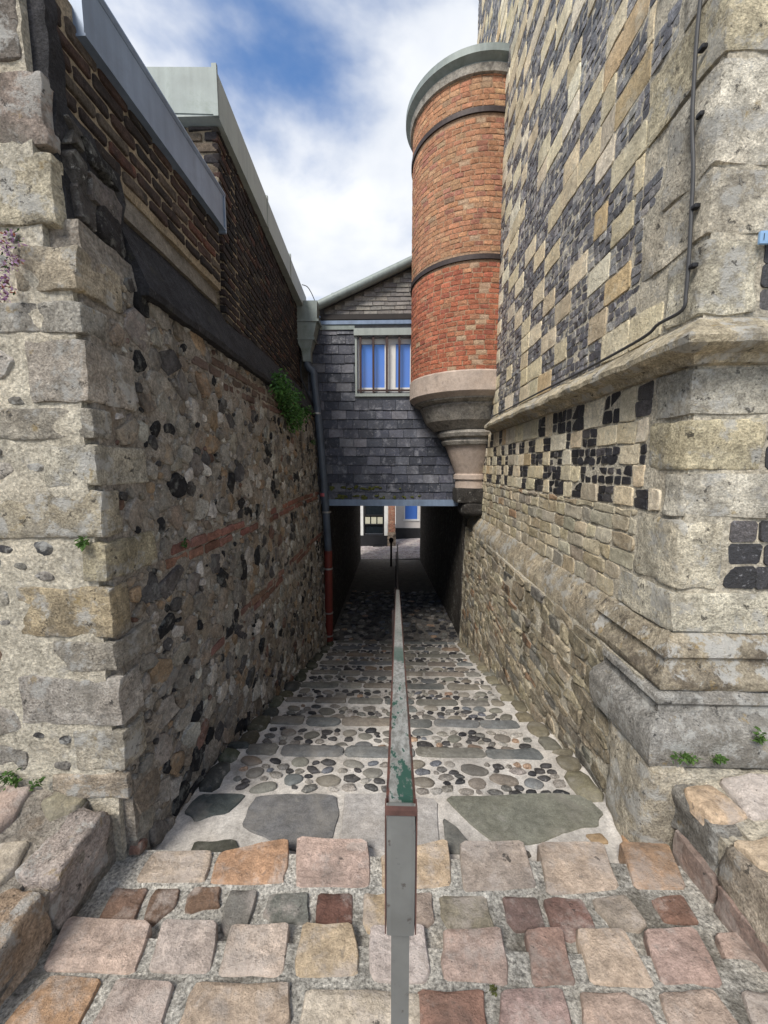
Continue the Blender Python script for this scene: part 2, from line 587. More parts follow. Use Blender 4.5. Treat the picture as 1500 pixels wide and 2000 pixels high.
def rbox(cx, cy, cz, hx, hy, hz, r=.02, amp=.006, n=4, ns=5.0, rz=0.0, skew=0.0):
    """a worn block: rounded, a little uneven"""
    idx, V, Fc = {}, [], []
    h = (hx, hy, hz)
    ca, sa = math.cos(rz), math.sin(rz)

    def vert(i, j, k):
        key = (i, j, k)
        if key in idx:
            return idx[key]
        q = [(-1 + 2 * t / n) for t in key]
        # push the outer rings out so that the rounding stays at the rim
        q = [math.copysign(abs(a) ** .75, a) for a in q]
        p = [a * b for a, b in zip(q, h)]
        inn = [max(-b + r, min(b - r, a)) for a, b in zip(p, h)]
        d = Vector([a - b for a, b in zip(p, inn)])
        if d.length > 1e-6:
            d = d.normalized() * min(r, d.length)
        p = [a + b for a, b in zip(inn, d)]
        w = (p[0] * ca - p[1] * sa + cx, p[0] * sa + p[1] * ca + cy, p[2] + cz + skew * p[0])
        nv = Vector((fb(w, ns), fb((w[1], w[2], w[0]), ns), fb((w[2], w[0], w[1]), ns)))
        nv2 = Vector((fb(w, ns * 3), fb((w[1], w[2], w[0]), ns * 3), fb((w[2], w[0], w[1]), ns * 3)))
        w = Vector(w) + nv * amp + nv2 * amp * .45
        idx[key] = len(V)
        V.append(tuple(w))
        return idx[key]
    for a in range(n):
        for b in range(n):
            for s, fl in ((0, 0), (n, 1)):
                for ax in range(3):
                    def k3(p_, q_):
                        t = [0, 0, 0]
                        t[ax] = s
                        t[(ax + 1) % 3] = p_
                        t[(ax + 2) % 3] = q_
                        return vert(*t)
                    quad = (k3(a, b), k3(a + 1, b), k3(a + 1, b + 1), k3(a, b + 1))
                    Fc.append(quad if fl else quad[::-1])
    return V, Fc


def tube(pts, r, seg=10):
    pts = [Vector(p) for p in pts]
    V, Fc = [], []
    a = None
    for i, p in enumerate(pts):
        d = (pts[min(i + 1, len(pts) - 1)] - pts[max(i - 1, 0)]).normalized()
        if a is None:
            a = d.orthogonal().normalized()
        a = (a - d * a.dot(d)).normalized()
        b = d.cross(a)
        rr = r[i] if isinstance(r, (list, tuple)) else r
        for s in range(seg):
            t = 2 * math.pi * s / seg
            V.append(tuple(p + a * rr * math.cos(t) + b * rr * math.sin(t)))
    for i in range(len(pts) - 1):
        for s in range(seg):
            s2 = (s + 1) % seg
            Fc.append((i * seg + s, i * seg + s2, (i + 1) * seg + s2, (i + 1) * seg + s))
    Fc.append(tuple(range(seg))[::-1])
    Fc.append(tuple((len(pts) - 1) * seg + s for s in range(seg)))
    return V, Fc


def spline(pts, n=6):
    pts = [Vector(p) for p in pts]
    out = []
    for i in range(len(pts) - 1):
        p0, p1, p2, p3 = pts[max(i - 1, 0)], pts[i], pts[i + 1], pts[min(i + 2, len(pts) - 1)]
        for k in range(n):
            t = k / n
            out.append(.5 * ((2 * p1) + (p2 - p0) * t + (2 * p0 - 5 * p1 + 4 * p2 - p3) * t * t + (3 * p1 - p0 - 3 * p2 + p3) * t ** 3))
    out.append(pts[-1])
    return out


def lathe(cx, cy, prof, a0, a1, seg, closed_axis=True):
    """prof [(r, z)] swept from angle a0 to a1 (0 = +X)"""
    V, Fc = [], []
    m = len(prof)
    full = abs(a1 - a0 - 2 * math.pi) < 1e-6
    cnt = seg if full else seg + 1
    for i in range(cnt):
        a = a0 + (a1 - a0) * i / seg
        for r, z in prof:
            V.append((cx + r * math.cos(a), cy + r * math.sin(a), z))
    for i in range(seg):
        j = (i + 1) % cnt
        for k in range(m - 1):
            Fc.append((i * m + k, j * m + k, j * m + k + 1, i * m + k + 1))
    return V, Fc


def moulding(path, prof, step=.12, amp=.0, ns=6.0):
    """closed profile [(w, z)] swept along an XY path; w points to the right-hand side of travel (outwards)"""
    P = [Vector(p) for p in path]
    pts, nrm = [], []
    for i in range(len(P) - 1):
        d = P[i + 1] - P[i]
        n = max(1, int(d.length / step))
        nn = Vector((d.y, -d.x)).normalized()
        for k in range(n + (i == len(P) - 2)):
            pts.append(P[i] + d * k / n)
            if k == 0 and i > 0:
                d0 = P[i] - P[i - 1]
                n0 = Vector((d0.y, -d0.x)).normalized()
                b = (n0 + nn)
                nrm.append(b / max(.3, b.dot(nn)))
            else:
                nrm.append(nn)
    m = len(prof)
    V, Fc = [], []
    for p, n in zip(pts, nrm):
        for w, z in prof:
            q = p + n * w
            e = amp * (fb((q.x, q.y, z), ns) + .5 * fb((q.x, q.y, z), ns * 3)) if w > .001 else 0
            V.append((q.x + n.x * e, q.y + n.y * e, z + e * .6))
    for i in range(len(pts) - 1):
        for k in range(m):
            k2 = (k + 1) % m
            Fc.append((i * m + k, i * m + k2, (i + 1) * m + k2, (i + 1) * m + k))
    Fc.append(tuple(range(m)))
    Fc.append(tuple((len(pts) - 1) * m + k for k in range(m))[::-1])
    return V, Fc


# ---- surfaces: (u, v, w) -> xyz, w outwards
def clamp(x, a=0.0, b=1.0):
    return max(a, min(b, x))


LX_FRONT = 1.39      # left building: plane of its front (Y)
TWX, TWY = 1.25, 1.70  # tower: plane of its alley side (X) and of its front (Y)


def left_x(y, z):
    return -1.07 - (.01 + .037 * clamp((y - 1.4) / 4.5)) * (z + 1.3)


def S_left(u, v, w):
    return left_x(u, v) + w, u, v


def S_leftfront(u, v, w):
    return u, LX_FRONT - w, v


def S_tower(u, v, w):
    return TWX - w, u, v


def S_towerfront(u, v, w):
    return u, TWY - w, v


def S_low(u, v, w):
    return 1.125 + .03 * (v + .3) - w - .012 * math.sin(u * 2.1), u, v


STEP_Y0, STEP_D, NSTEP = 1.84, .45, 9
PROF = [(-12, 0.0), (.9, -.01), (1.10, -.035), (1.118, -.066), (1.28, -.082), (1.298, -.072), (1.44, -.084), (1.458, -.155), (1.84, -.19)]
_z = -.19
for k_ in range(NSTEP):
    y_ = STEP_Y0 + STEP_D * (k_ + 1)
    _z -= .052
    PROF.append((y_ - .012, _z))
    _z -= .0735
    PROF.append((y_, _z))
PROF += [(14.75, -2.09), (40, -2.09)]


def G(y):
    for (a, za), (b, zb) in zip(PROF, PROF[1:]):
        if y <= b:
            return za + (zb - za) * (y - a) / (b - a)
    return PROF[-1][1]


def S_ground(u, v, w):
    return u, v, G(v) + w


def at_ground(px, py):
    d = ray(px, py)
    t, dt = .3, .004
    while t < 40:
        p = CP + d * t
        if p.z <= G(p.y):
            break
        t += dt
    return p.x, p.y


TC, TR = (1.06, 5.78), .832


def S_turret(u, v, w):
    a = u / TR
    r = TR + w
    return TC[0] + r * math.cos(a), TC[1] + r * math.sin(a), v


SLY = 5.95


def S_slate(u, v, w):
    return u, SLY - w, v


# ---- pieces set into a surface
def chaikin(poly, q=.25):
    out = []
    n = len(poly)
    for i in range(n):
        a, b = poly[i], poly[(i + 1) % n]
        out.append((a[0] * (1 - q) + b[0] * q, a[1] * (1 - q) + b[1] * q))
        out.append((a[0] * q + b[0] * (1 - q), a[1] * q + b[1] * (1 - q)))
    return out


def rect(u0, v0, u1, v1, jit=.006, cut=.22, mid=True, rr=rng):
    j = lambda: rr.uniform(-jit, jit)
    p = [(u0 + j(), v0 + j())]
    if mid:
        p.append(((u0 + u1) / 2 + j(), v0 + j()))
    p.append((u1 + j(), v0 + j()))
    if mid:
        p.append((u1 + j(), (v0 + v1) / 2 + j()))
    p.append((u1 + j(), v1 + j()))
    if mid:
        p.append(((u0 + u1) / 2 + j(), v1 + j()))
    p.append((u0 + j(), v1 + j()))
    if mid:
        p.append((u0 + j(), (v0 + v1) / 2 + j()))
    # round only the corners
    out = []
    n = len(p)
    e = min(abs(u1 - u0), abs(v1 - v0)) * cut
    for i, q in enumerate(p):
        if mid and i % 2:
            out.append(q)
            continue
        for o in (p[i - 1], p[(i + 1) % n]):
            d = (o[0] - q[0], o[1] - q[1])
            l = math.hypot(*d) or 1
            s = min(e, l * .45) / l
            out.append((q[0] + d[0] * s, q[1] + d[1] * s))
    return out


def blob(cu, cv, a, b, rot, n=9, jit=.16):
    out = []
    off = rng.uniform(0, 6)
    for i in range(n):
        t = 2 * math.pi * (i + rng.uniform(-.2, .2)) / n + off
        r = 1 + rng.uniform(-jit, jit)
        x, y = a * r * math.cos(t), b * r * math.sin(t)
        out.append((cu + x * math.cos(rot) - y * math.sin(rot), cv + x * math.sin(rot) + y * math.cos(rot)))
    return out


def piece(S, poly, h=.012, depth=.03, bev=.01, dome=.004, rough=.002, rings=1, tilt=(0, 0), ns=14.0):
    n = len(poly)
    ar = sum(poly[i][0] * poly[(i + 1) % n][1] - poly[(i + 1) % n][0] * poly[i][1] for i in range(n))
    if ar < 0:
        poly = poly[::-1]
    cu = sum(p[0] for p in poly) / n
    cv = sum(p[1] for p in poly) / n
    lay = [(0, -depth), (0, h - bev), (bev * .55, h - bev * .22)]
    V = []

    def put(u, v, w, lift=True):
        if lift:
            w += tilt[0] * (u - cu) + tilt[1] * (v - cv)
            w += rough * (fb((u, v, cu * 7), ns) + .6 * fb((v, u, cv * 7), ns * 2.6))
        V.append(S(u, v, w))
    for ins, w in lay:
        for p in poly:
            d = (cu - p[0], cv - p[1])
            l = math.hypot(*d) or 1e-6
            s = min(ins / l, .6)
            put(p[0] + d[0] * s, p[1] + d[1] * s, w, w > -depth)
    for k in range(rings):
        t = .30 + .62 * k / max(1, rings)
        for p in poly:
            put(p[0] + (cu - p[0]) * t, p[1] + (cv - p[1]) * t, h + dome * (1 - (1 - t) ** 2))
    put(cu, cv, h + dome)
    Fc = []
    L = 3 + rings
    for a in range(L - 1):
        for i in range(n):
            i2 = (i + 1) % n
            Fc.append((a * n + i, a * n + i2, (a + 1) * n + i2, (a + 1) * n + i))
    for i in range(n):
        Fc.append(((L - 1) * n + i, (L - 1) * n + (i + 1) % n, L * n))
    e = .001
    o = Vector(S(cu, cv, h))
    du, dv, dw = Vector(S(cu + e, cv, h)) - o, Vector(S(cu, cv + e, h)) - o, Vector(S(cu, cv, h + e)) - o
    if du.cross(dv).dot(dw) < 0:
        Fc = [f[::-1] for f in Fc]
    return V, Fc


def core(S, us, vs, amp=.006, thick=.25, ns=9.0, base=0.0):
    """a solid body whose outer face follows a surface, uneven like hand-laid mortar"""
    nu, nv = len(us), len(vs)
    V, Fc = [], []
    for lay in (0, 1):
        for u in us:
            for v in vs:
                if lay == 0:
                    w = base + amp * (fb((u, v, 3.1), ns) + .55 * fb((u, v, 9.7), ns * 3.1))
                else:
                    w = -thick
                V.append(S(u, v, w))
    q = nu * nv
    for i in range(nu - 1):
        for j in range(nv - 1):
            a, b, c_, d = i * nv + j, (i + 1) * nv + j, (i + 1) * nv + j + 1, i * nv + j + 1
            Fc.append((a, b, c_, d))
            Fc.append((q + d, q + c_, q + b, q + a))
    for i in range(nu - 1):
        for j, fl in ((0, 1), (nv - 1, 0)):
            a, b = i * nv + j, (i + 1) * nv + j
            f = (a, b, q + b, q + a)
            Fc.append(f[::-1] if fl else f)
    for j in range(nv - 1):
        for i, fl in ((0, 0), (nu - 1, 1)):
            a, b = i * nv + j, i * nv + j + 1
            f = (a, b, q + b, q + a)
            Fc.append(f[::-1] if fl else f)
    u, v, e = us[nu // 2], vs[nv // 2], .001
    o = Vector(S(u, v, 0))
    if (Vector(S(u + e, v, 0)) - o).cross(Vector(S(u, v + e, 0)) - o).dot(Vector(S(u, v, e)) - o) < 0:
        Fc = [f[::-1] for f in Fc]
    return V, Fc


def span(a, b, step):
    n = max(1, int(round((b - a) / step)))
    return [a + (b - a) * i / n for i in range(n + 1)]


def courses(S, u0, u1, v0, v1, hr, wr, emit, gap=.012, jit=.006, bond=None):
    v = v0
    row = 0
    while v < v1 - hr[0] * .4:
        h = rng.uniform(*hr)
        if v + h > v1 - hr[0] * .4:
            h = v1 - v
        u = u0 - (rng.random() * wr[0] if bond is None else (bond * (row % 2)))
        while u < u1:
            w = rng.uniform(*wr)
            a, b = max(u, u0), min(u + w, u1)
            if u1 - b < wr[0] * .35:
                b = u1
                w = u1 - u + .001
            if b - a > .03:
                emit(a + gap / 2, v + gap / 2, b - gap / 2, v + h - gap / 2)
            u += w
        v += h
        row += 1


def pack(u0, u1, v0, v1, sizes, emit, tries, aspect=(1.0, 1.7), ok=None, rotmax=.35, sep=1.0):
    """dart throwing of ellipses, large ones first"""
    cell = max(sizes) * 1.7 * 2
    grid = {}
    for r in sizes:
        for _ in range(tries):
            u, v = rng.uniform(u0, u1), rng.uniform(v0, v1)
            rr = r * rng.uniform(.8, 1.2)
            asp = rng.uniform(*aspect)
            a, b = rr * math.sqrt(asp), rr / math.sqrt(asp)
            if ok and not ok(u, v, a, b):
                continue
            gi, gj = int(u / cell), int(v / cell)
            hit = False
            for di in (-1, 0, 1):
                for dj in (-1, 0, 1):
                    for (x, y, a2, b2) in grid.get((gi + di, gj + dj), ()):
                        dx, dy = (u - x) / ((a + a2) * sep), (v - y) / ((b + b2) * sep)
                        if dx * dx + dy * dy < 1:
                            hit = True
                            break
                    if hit:
                        break
                if hit:
                    break
            if hit:
                continue
            grid.setdefault((gi, gj), []).append((u, v, a, b))
            emit(u, v, a, b, rng.uniform(-rotmax, rotmax))


def pick(table):
    t = rng.random() * sum(x[0] for x in table)
    for w, col in table:
        t -= w
        if t <= 0:
            return vary(col, .16, .022)
    return vary(table[-1][1])


#=====================================================================  THE SETTING
# ------------------------------------------------------------------ ground sheet
Solo('ground', core(lambda u, v, w: (u, v, -3.2 + w), span(-400, 400, 100), span(-400, 400, 100), amp=0, thick=.5), 'mortar_steps', kind='structure')

# ------------------------------------------------------------------ sett paving of the landing, then the stepped lane
XL, XR = -1.45, 1.45
paving = Solo('pavement', core(S_ground, span(XL, XR, .05), sorted(set(span(-3, 0, .3) + span(0, 1.0, .03) + [q[0] for q in PROF if .9 <= q[0] < 1.455] + span(1.13, 1.43, .03))),
                               amp=.004, thick=.3, ns=14, base=-.009), 'mortar_ground', kind='structure', smooth=True)
setts = Sink(paving, 'sett', 'sett', 'more_setts', limit=300)
PK, OR, BR, GY, PU, CR, WH = c(194, 169, 149), c(188, 144, 108), c(132, 103, 84), c(126, 124, 116), c(180, 160, 150), c(194, 168, 137), c(202, 193, 181)
B1, B2 = (0, 1500, .53333), (700, 1500, .53333)


def traced(poly, cr):
    return [at_ground(cr[0] + x * cr[2], cr[1] + y * cr[2]) for x, y in poly]


SETTS = [
    # farthest row: the worn edge above the flagstones
    (B1, PK, [(560, 308), (775, 306), (775, 330), (748, 415), (505, 418), (500, 400)]),
    (B1, OR, [(805, 308), (1058, 308), (1055, 360), (1038, 418), (770, 420), (775, 395)]),
    (B1, PK, [(1090, 308), (1345, 312), (1355, 425), (1335, 435), (1085, 430), (1085, 380)]),
    (B2, CR, [(82, 320), (325, 315), (340, 425), (215, 435), (85, 435)]),
    (B2, PU, [(370, 320), (600, 318), (655, 435), (520, 445), (385, 450)]),
    (B2, PK, [(650, 325), (895, 322), (960, 440), (690, 462)]),
    (B2, OR, [(948, 322), (1130, 330), (1205, 440), (1010, 440)]),
    # second row, darker and smaller
    (B1, BR, [(425, 440), (545, 438), (490, 570), (355, 565)]),
    (B1, BR, [(572, 440), (660, 440), (640, 510), (560, 578), (522, 575), (550, 470)]),
    (B1, BR, [(715, 432), (810, 435), (805, 510), (700, 530), (675, 525), (685, 470)]),
    (B1, GY, [(845, 450), (945, 450), (905, 590), (830, 610), (805, 590), (815, 520)]),
    (B1, GY, [(985, 462), (1130, 458), (1135, 560), (1100, 572), (1010, 568), (960, 540)]),
    (B1, c(120, 82, 72), [(1165, 460), (1290, 455), (1290, 570), (1155, 568)]),
    (B2, CR, [(20, 455), (110, 455), (122, 595), (35, 605), (15, 560)]),
    (B2, c(170, 156, 136), [(150, 450), (270, 448), (280, 560), (255, 580), (150, 580)]),
    (B2, c(150, 140, 118), [(295, 470), (470, 462), (505, 590), (330, 590), (300, 540)]),
    (B2, c(128, 104, 98), [(525, 465), (655, 465), (690, 590), (575, 600), (540, 560)]),
    (B2, c(132, 102, 90), [(675, 485), (720, 468), (820, 468), (878, 605), (770, 640), (710, 600)]),
    (B2, c(156, 146, 132), [(855, 470), (980, 458), (1060, 575), (1030, 600), (930, 598), (870, 520)]),
    (B2, c(142, 106, 88), [(1065, 468), (1190, 460), (1250, 570), (1120, 565)]),
    # third row: large pale setts
    (B1, PK, [(250, 572), (560, 592), (490, 750), (150, 738)]),
    (B1, c(198, 178, 168), [(600, 588), (800, 592), (770, 750), (540, 740)]),
    (B1, c(198, 180, 164), [(850, 602), (1062, 592), (1040, 745), (1010, 765), (790, 765), (815, 700)]),
    (B1, CR, [(1110, 592), (1290, 594), (1315, 680), (1310, 755), (1080, 768), (1080, 700)]),
    (B2, WH, [(45, 607), (240, 602), (265, 740), (245, 785), (60, 780), (40, 740)]),
    (B2, c(194, 170, 152), [(310, 612), (520, 607), (550, 720), (545, 800), (315, 775), (300, 700)]),
    (B2, c(168, 136, 120), [(605, 617), (745, 614), (800, 790), (650, 800), (635, 780)]),
    (B2, PK, [(795, 620), (970, 614), (1085, 790), (1070, 800), (850, 785), (800, 660)]),
    (B2, c(188, 162, 142), [(1040, 617), (1230, 610), (1335, 780), (1320, 800), (1110, 785)]),
    (B2, PK, [(1300, 622), (1490, 627), (1560, 780), (1385, 795)]),
    # fourth row
    (B1, OR, [(190, 757), (375, 772), (280, 960), (0, 960), (60, 880)]),
    (B1, PU, [(430, 777), (640, 792), (590, 950), (330, 960)]),
    (B1, PK, [(720, 787), (1060, 787), (1065, 930), (1040, 965), (640, 965), (690, 832)]),
    (B1, c(204, 186, 168), [(1120, 817), (1390, 812), (1550, 830), (1555, 965), (1090, 965)]),
    (B2, c(160, 120, 98), [(215, 817), (460, 817), (475, 965), (225, 965)]),
    (B2, c(180, 154, 142), [(520, 814), (745, 810), (790, 965), (510, 965)]),
    (B2, c(184, 160, 144), [(810, 822), (970, 822), (1060, 870), (1110, 965), (820, 965)]),
    (B2, PK, [(1100, 822), (1300, 817), (1410, 965), (1150, 965)]),
    (B2, c(170, 156, 140), [(1400, 817), (1560, 817), (1640, 965), (1450, 965)]),
]


def densify(poly, jit):
    out = []
    n = len(poly)
    for i in range(n):
        a, b = poly[i], poly[(i + 1) % n]
        out.append(a)
        if math.hypot(a[0] - b[0], a[1] - b[1]) > .06:
            out.append(((a[0] + b[0]) / 2 + rng.uniform(-jit, jit), (a[1] + b[1]) / 2 + rng.uniform(-jit, jit)))
    return out


for cr, col, poly in SETTS:
    p = chaikin(densify(traced(poly, cr), .006), .13)
    cv_ = sum(q[1] for q in p) / len(p)
    zc = G(cv_)
    flat = lambda u, v, w, zc=zc, cv_=cv_: (u, v, zc - .05 * (v - cv_) + w)
    setts.add(piece(flat, p, h=rng.uniform(.002, .007), depth=.08, bev=.008, dome=.002, rough=.007, rings=3,
                    tilt=(rng.uniform(-.02, .02), rng.uniform(-.03, .01)), ns=18), vary(col, .08, .04))
# rows nearer than the frame, for a camera that steps aside or tilts down
yy = min(at_ground(B1[0] + 700 * B1[2], 2010)[1], .86)
for rw in range(6):
    u = -1.12 + rng.random() * .1
    while u < 1.1:
        w = rng.uniform(.14, .24)
        zc = G(yy)
        setts.add(piece(S_ground, rect(u, yy - .135, min(u + w, 1.14), yy - .012, .006, .18), h=.008, depth=.06, bev=.014, dome=.006,
                        rough=.004, rings=2), pick([(3, PK), (1, OR), (1, BR), (1, PU), (1, WH)]))
        u += w + .018
    yy -= .15
# small chips pressed into the wide joints
for _ in range(60):
    u, v = rng.uniform(-1.05, 1.1), rng.choice((1.108, 1.29, .93, .78)) + rng.uniform(-.008, .008)
setts.flush()

# ------------------------------------------------------------------ steps
ys = sorted(set([q[0] for q in PROF if 1.457 < q[0] < 6] + span(1.46, 5.88, .03)))
steps = Solo('steps', core(S_ground, span(XL, XR, .05), ys, amp=.006, thick=.35, ns=10, base=-.008), 'mortar_steps', kind='structure', smooth=True)
B4 = (380, 1220, .53333)
slabs = Sink(steps, 'flagstone', 'slab', 'more_flagstones')
SL = [
    (c(118, 118, 116), [(225, 630), (380, 622), (520, 627), (532, 690), (505, 785), (380, 832), (250, 772), (172, 732), (195, 672)]),
    (c(176, 172, 164), [(548, 622), (700, 617), (890, 640), (897, 830), (700, 832), (640, 812), (528, 782), (540, 700)]),
    (c(112, 112, 106), [(908, 705), (960, 740), (1050, 835), (920, 835)]),
    (c(126, 126, 112), [(915, 632), (1200, 622), (1440, 628), (1500, 692), (1480, 738), (1380, 755), (1270, 800), (1110, 806), (1012, 732)]),
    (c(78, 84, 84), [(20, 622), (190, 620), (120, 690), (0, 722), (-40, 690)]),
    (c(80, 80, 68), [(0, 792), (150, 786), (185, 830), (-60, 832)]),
    (c(160, 130, 96), [(1430, 770), (1490, 765), (1520, 800), (1460, 812)]),
    (c(190, 150, 110), [(1560, 760), (1600, 790), (1640, 840), (1580, 840)]),
    (c(108, 100, 92), [(1180, 826), (1225, 828), (1235, 850), (1190, 850)]),
]
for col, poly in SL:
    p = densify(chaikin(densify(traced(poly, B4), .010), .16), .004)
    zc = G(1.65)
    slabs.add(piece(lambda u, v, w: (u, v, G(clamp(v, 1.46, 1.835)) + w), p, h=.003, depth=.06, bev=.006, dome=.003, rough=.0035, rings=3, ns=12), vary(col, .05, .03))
NOSE = [(3, c(122, 119, 110)), (3, c(130, 122, 110)), (3, c(112, 114, 114)), (.5, c(138, 118, 100)), (1, c(144, 138, 126))]
PEB = [(5, c(70, 68, 68)), (3, c(50, 50, 54)), (5, c(112, 109, 104)), (4, c(138, 131, 122)), (2, c(168, 162, 154)), (.7, c(166, 136, 110)), (1.5, c(104, 106, 114))]
nose = Sink(steps, 'edging_stone', 'slab', 'more_edging_stones')
peb = Sink(steps, 'pebble', 'pebble', 'more_pebbles')
for k in range(NSTEP):
    y0, y1 = STEP_Y0 + k * STEP_D, STEP_Y0 + (k + 1) * STEP_D - .012
    lx, rx = left_x(y0, G(y0)) + .17, 1.10 - .15
    # edging stones along the front of the tread
    u = lx - rng.random() * .04
    dn = rng.uniform(.095, .12)
    while u < rx:
        w = rng.uniform(.20, .44)
        e = min(u + w, rx)
        if e - u > .07:
            nose.add(piece(S_ground, rect(u, y1 - dn * rng.uniform(.85, 1.1), e, y1 - .004, .009, .24), h=.008, depth=.09, bev=.01, dome=.004, rough=.004, rings=2), pick(NOSE))
        u = e + rng.uniform(.012, .026)
    flats = []

    def emit_peb(u, v, a, b, rot):
        big = a > .055
        if big:
            nose.add(piece(S_ground, chaikin(blob(u, v, a, b, rot, 7, .12), .2), h=.006, depth=.03, bev=.008, dome=.004, rough=.003, rings=1), pick(NOSE))
        else:
            peb.add(piece(S_ground, blob(u, v, a, b, rot, 9, .2), h=.005, depth=.02, bev=.006, dome=.004, rough=.002, rings=1), pick(PEB))
    pack(lx + .03, rx - .02, y0 + .045, y1 - dn - .05, [.06, .030, .028, .025, .022, .020, .018, .015], emit_peb, 420, (1.2, 1.9), rotmax=.5, sep=1.08,
         ok=lambda u, v, a, b: (v + b < y1 - dn - .012 and v - b > y0 + .004) and (a < .06 or rng.random() < .04))
    # border stones against both walls
    y = y0
    while y < y1:
        d = rng.uniform(.14, .26)
        e = min(y + d, y1)
        if e - y > .05:
            l = left_x(y, G(y))
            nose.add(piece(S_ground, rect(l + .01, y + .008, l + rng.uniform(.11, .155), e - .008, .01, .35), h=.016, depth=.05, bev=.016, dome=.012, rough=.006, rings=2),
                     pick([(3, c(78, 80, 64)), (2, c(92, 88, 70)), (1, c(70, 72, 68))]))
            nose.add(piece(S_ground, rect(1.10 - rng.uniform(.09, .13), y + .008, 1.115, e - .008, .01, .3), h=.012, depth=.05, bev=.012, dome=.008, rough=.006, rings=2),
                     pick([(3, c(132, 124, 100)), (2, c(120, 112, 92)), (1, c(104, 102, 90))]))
        y = e
slabs.flush()
nose.flush()
peb.flush()

# ------------------------------------------------------------------ cobbled ramp through the tunnel
ramp = Solo('path', core(S_ground, span(XL, XR, .1), span(5.895, 14.74, .06), amp=.008, thick=.35, ns=9, base=-.008), 'mortar_shaded', kind='structure', smooth=True)
cob = Sink(ramp, 'cobble', 'pebble', 'more_cobbles')
pack(-1.05, 1.08, 5.92, 9.5, [.06, .05, .042], lambda u, v, a, b, r_: cob.add(
    piece(S_ground, blob(u, v, a, b, r_, 7, .12), h=.014, depth=.02, bev=.012, dome=.008, rough=.002, rings=0), pick(PEB)), 2600, (1.1, 1.7), rotmax=1.4, sep=1.08)
cob.flush()

# ------------------------------------------------------------------ street beyond the tunnel
street = Solo('street', core(lambda u, v, w: (u, v, -2.09 + .045 * max(u + .3, 0) + w), span(-14, 14, .25), span(14.76, 24, .25), amp=.01, thick=.4, ns=6), 
              mineral('pale_street_setts', base=c(176, 166, 164, .85), mott=.3, ms=5, speck=.25, ss=60, bump=.5, bd=.01), kind='structure')
stset = Sink(street, 'sett', 'sett', 'more_setts', limit=220)
S_street = lambda u, v, w: (u, v, -2.09 + .045 * max(u + .3, 0) + w)
courses(S_street, -2.6, 2.4, 14.82, 18.6, (.13, .17), (.14, .24), lambda a, b, c_, d: stset.add(
    piece(S_street, rect(a, b, c_, d, .006, .2, mid=False), h=.012, depth=.02, bev=.01, dome=.006, rough=.002, rings=0),
    pick([(3, c(176, 164, 164)), (2, c(160, 146, 146)), (1, c(190, 180, 170))])), gap=.022)
stset.flush()

# ------------------------------------------------------------------ raised side pavements and their retaining kerbs
KERB_L, KERB_R = -1.15, 1.2


def ZL(v, u=-2.0):
    return .15 + .05 * clamp((v - 1) / .4) + .06 * clamp((v - .85) / .5) * clamp((-1.25 - u) / .25)


def ZR(v, u=2.0):
    return .19 + .015 * clamp((v - .9) / .55) + .05 * clamp((v - .9) / .55) * clamp((u - 1.3) / .2)


lp = Solo('pavement', core(lambda u, v, w: (u, v, ZL(v, u) + w), span(-4.5, KERB_L - .10, .12), span(-3, 1.45, .06), amp=.012, thick=.4, ns=7, base=-.012), 'mortar_dark', kind='structure', smooth=True)
rp = Solo('pavement', core(lambda u, v, w: (u, v, ZR(v, u) + w), span(KERB_R + .10, 4.5, .12), span(-3, 1.75, .06), amp=.012, thick=.4, ns=7, base=-.012), 'mortar_light', kind='structure', smooth=True)
lps = Sink(lp, 'sett', 'sett', 'more_setts')
rps = Sink(rp, 'sett', 'sett', 'more_setts')
S_lp = lambda u, v, w: (u, v, ZL(v, u) + w)
S_rp = lambda u, v, w: (u, v, ZR(v, u) + w)
for sk, S_, zz, cr, col, poly in (
        (lps, S_lp, .2, B1, c(186, 160, 144), [(40, 108), (125, 112), (60, 200), (-40, 275), (-70, 200)]),
        (lps, S_lp, .18, B1, c(196, 182, 156), [(0, 296), (112, 280), (60, 360), (-40, 440), (-90, 400)]),
        (lps, S_lp, .21, B1, c(150, 142, 116), [(215, 92), (330, 84), (280, 140), (180, 180), (150, 140)]),
        (rps, S_rp, .235, B2, c(206, 176, 142), [(1195, 48), (1285, 40), (1435, 160), (1300, 168), (1225, 100)]),
        (rps, S_rp, .24, B2, c(204, 190, 180), [(1315, 30), (1500, 38), (1580, 130), (1500, 172), (1440, 165)]),
        (rps, S_rp, .225, B2, c(196, 172, 140), [(1372, 245), (1500, 235), (1620, 310), (1580, 350), (1470, 330)])):
    p = [at(cr[0] + x * cr[2], cr[1] + y * cr[2], Z=zz) for x, y in poly]
    sk.add(piece(S_, chaikin(densify([(q.x, q.y) for q in p], .008), .15), h=.010, depth=.05, bev=.010, dome=.004, rough=.009, rings=3, ns=16), vary(col, .05))
LPX, RPX = KERB_L - .17, KERB_R + .16
courses(None, -2.6, LPX - .45, .2, 1.32, (.13, .18), (.2, .32), lambda a, b, c_, d: lps.add(
    piece(S_lp, rect(a, b, c_, d, .014, .15), h=.008, depth=.05, bev=.010, dome=.004, rough=.008, rings=2), pick([(2, c(176, 152, 136)), (1, c(160, 150, 130)), (1, c(130, 126, 114))])), gap=.04)
courses(None, LPX - .43, LPX, .2, .98, (.13, .18), (.2, .32), lambda a, b, c_, d: lps.add(
    piece(S_lp, rect(a, b, c_, d, .014, .15), h=.008, depth=.05, bev=.010, dome=.004, rough=.008, rings=2), pick([(2, c(176, 152, 136)), (1, c(160, 150, 130)), (1, c(130, 126, 114))])), gap=.04)
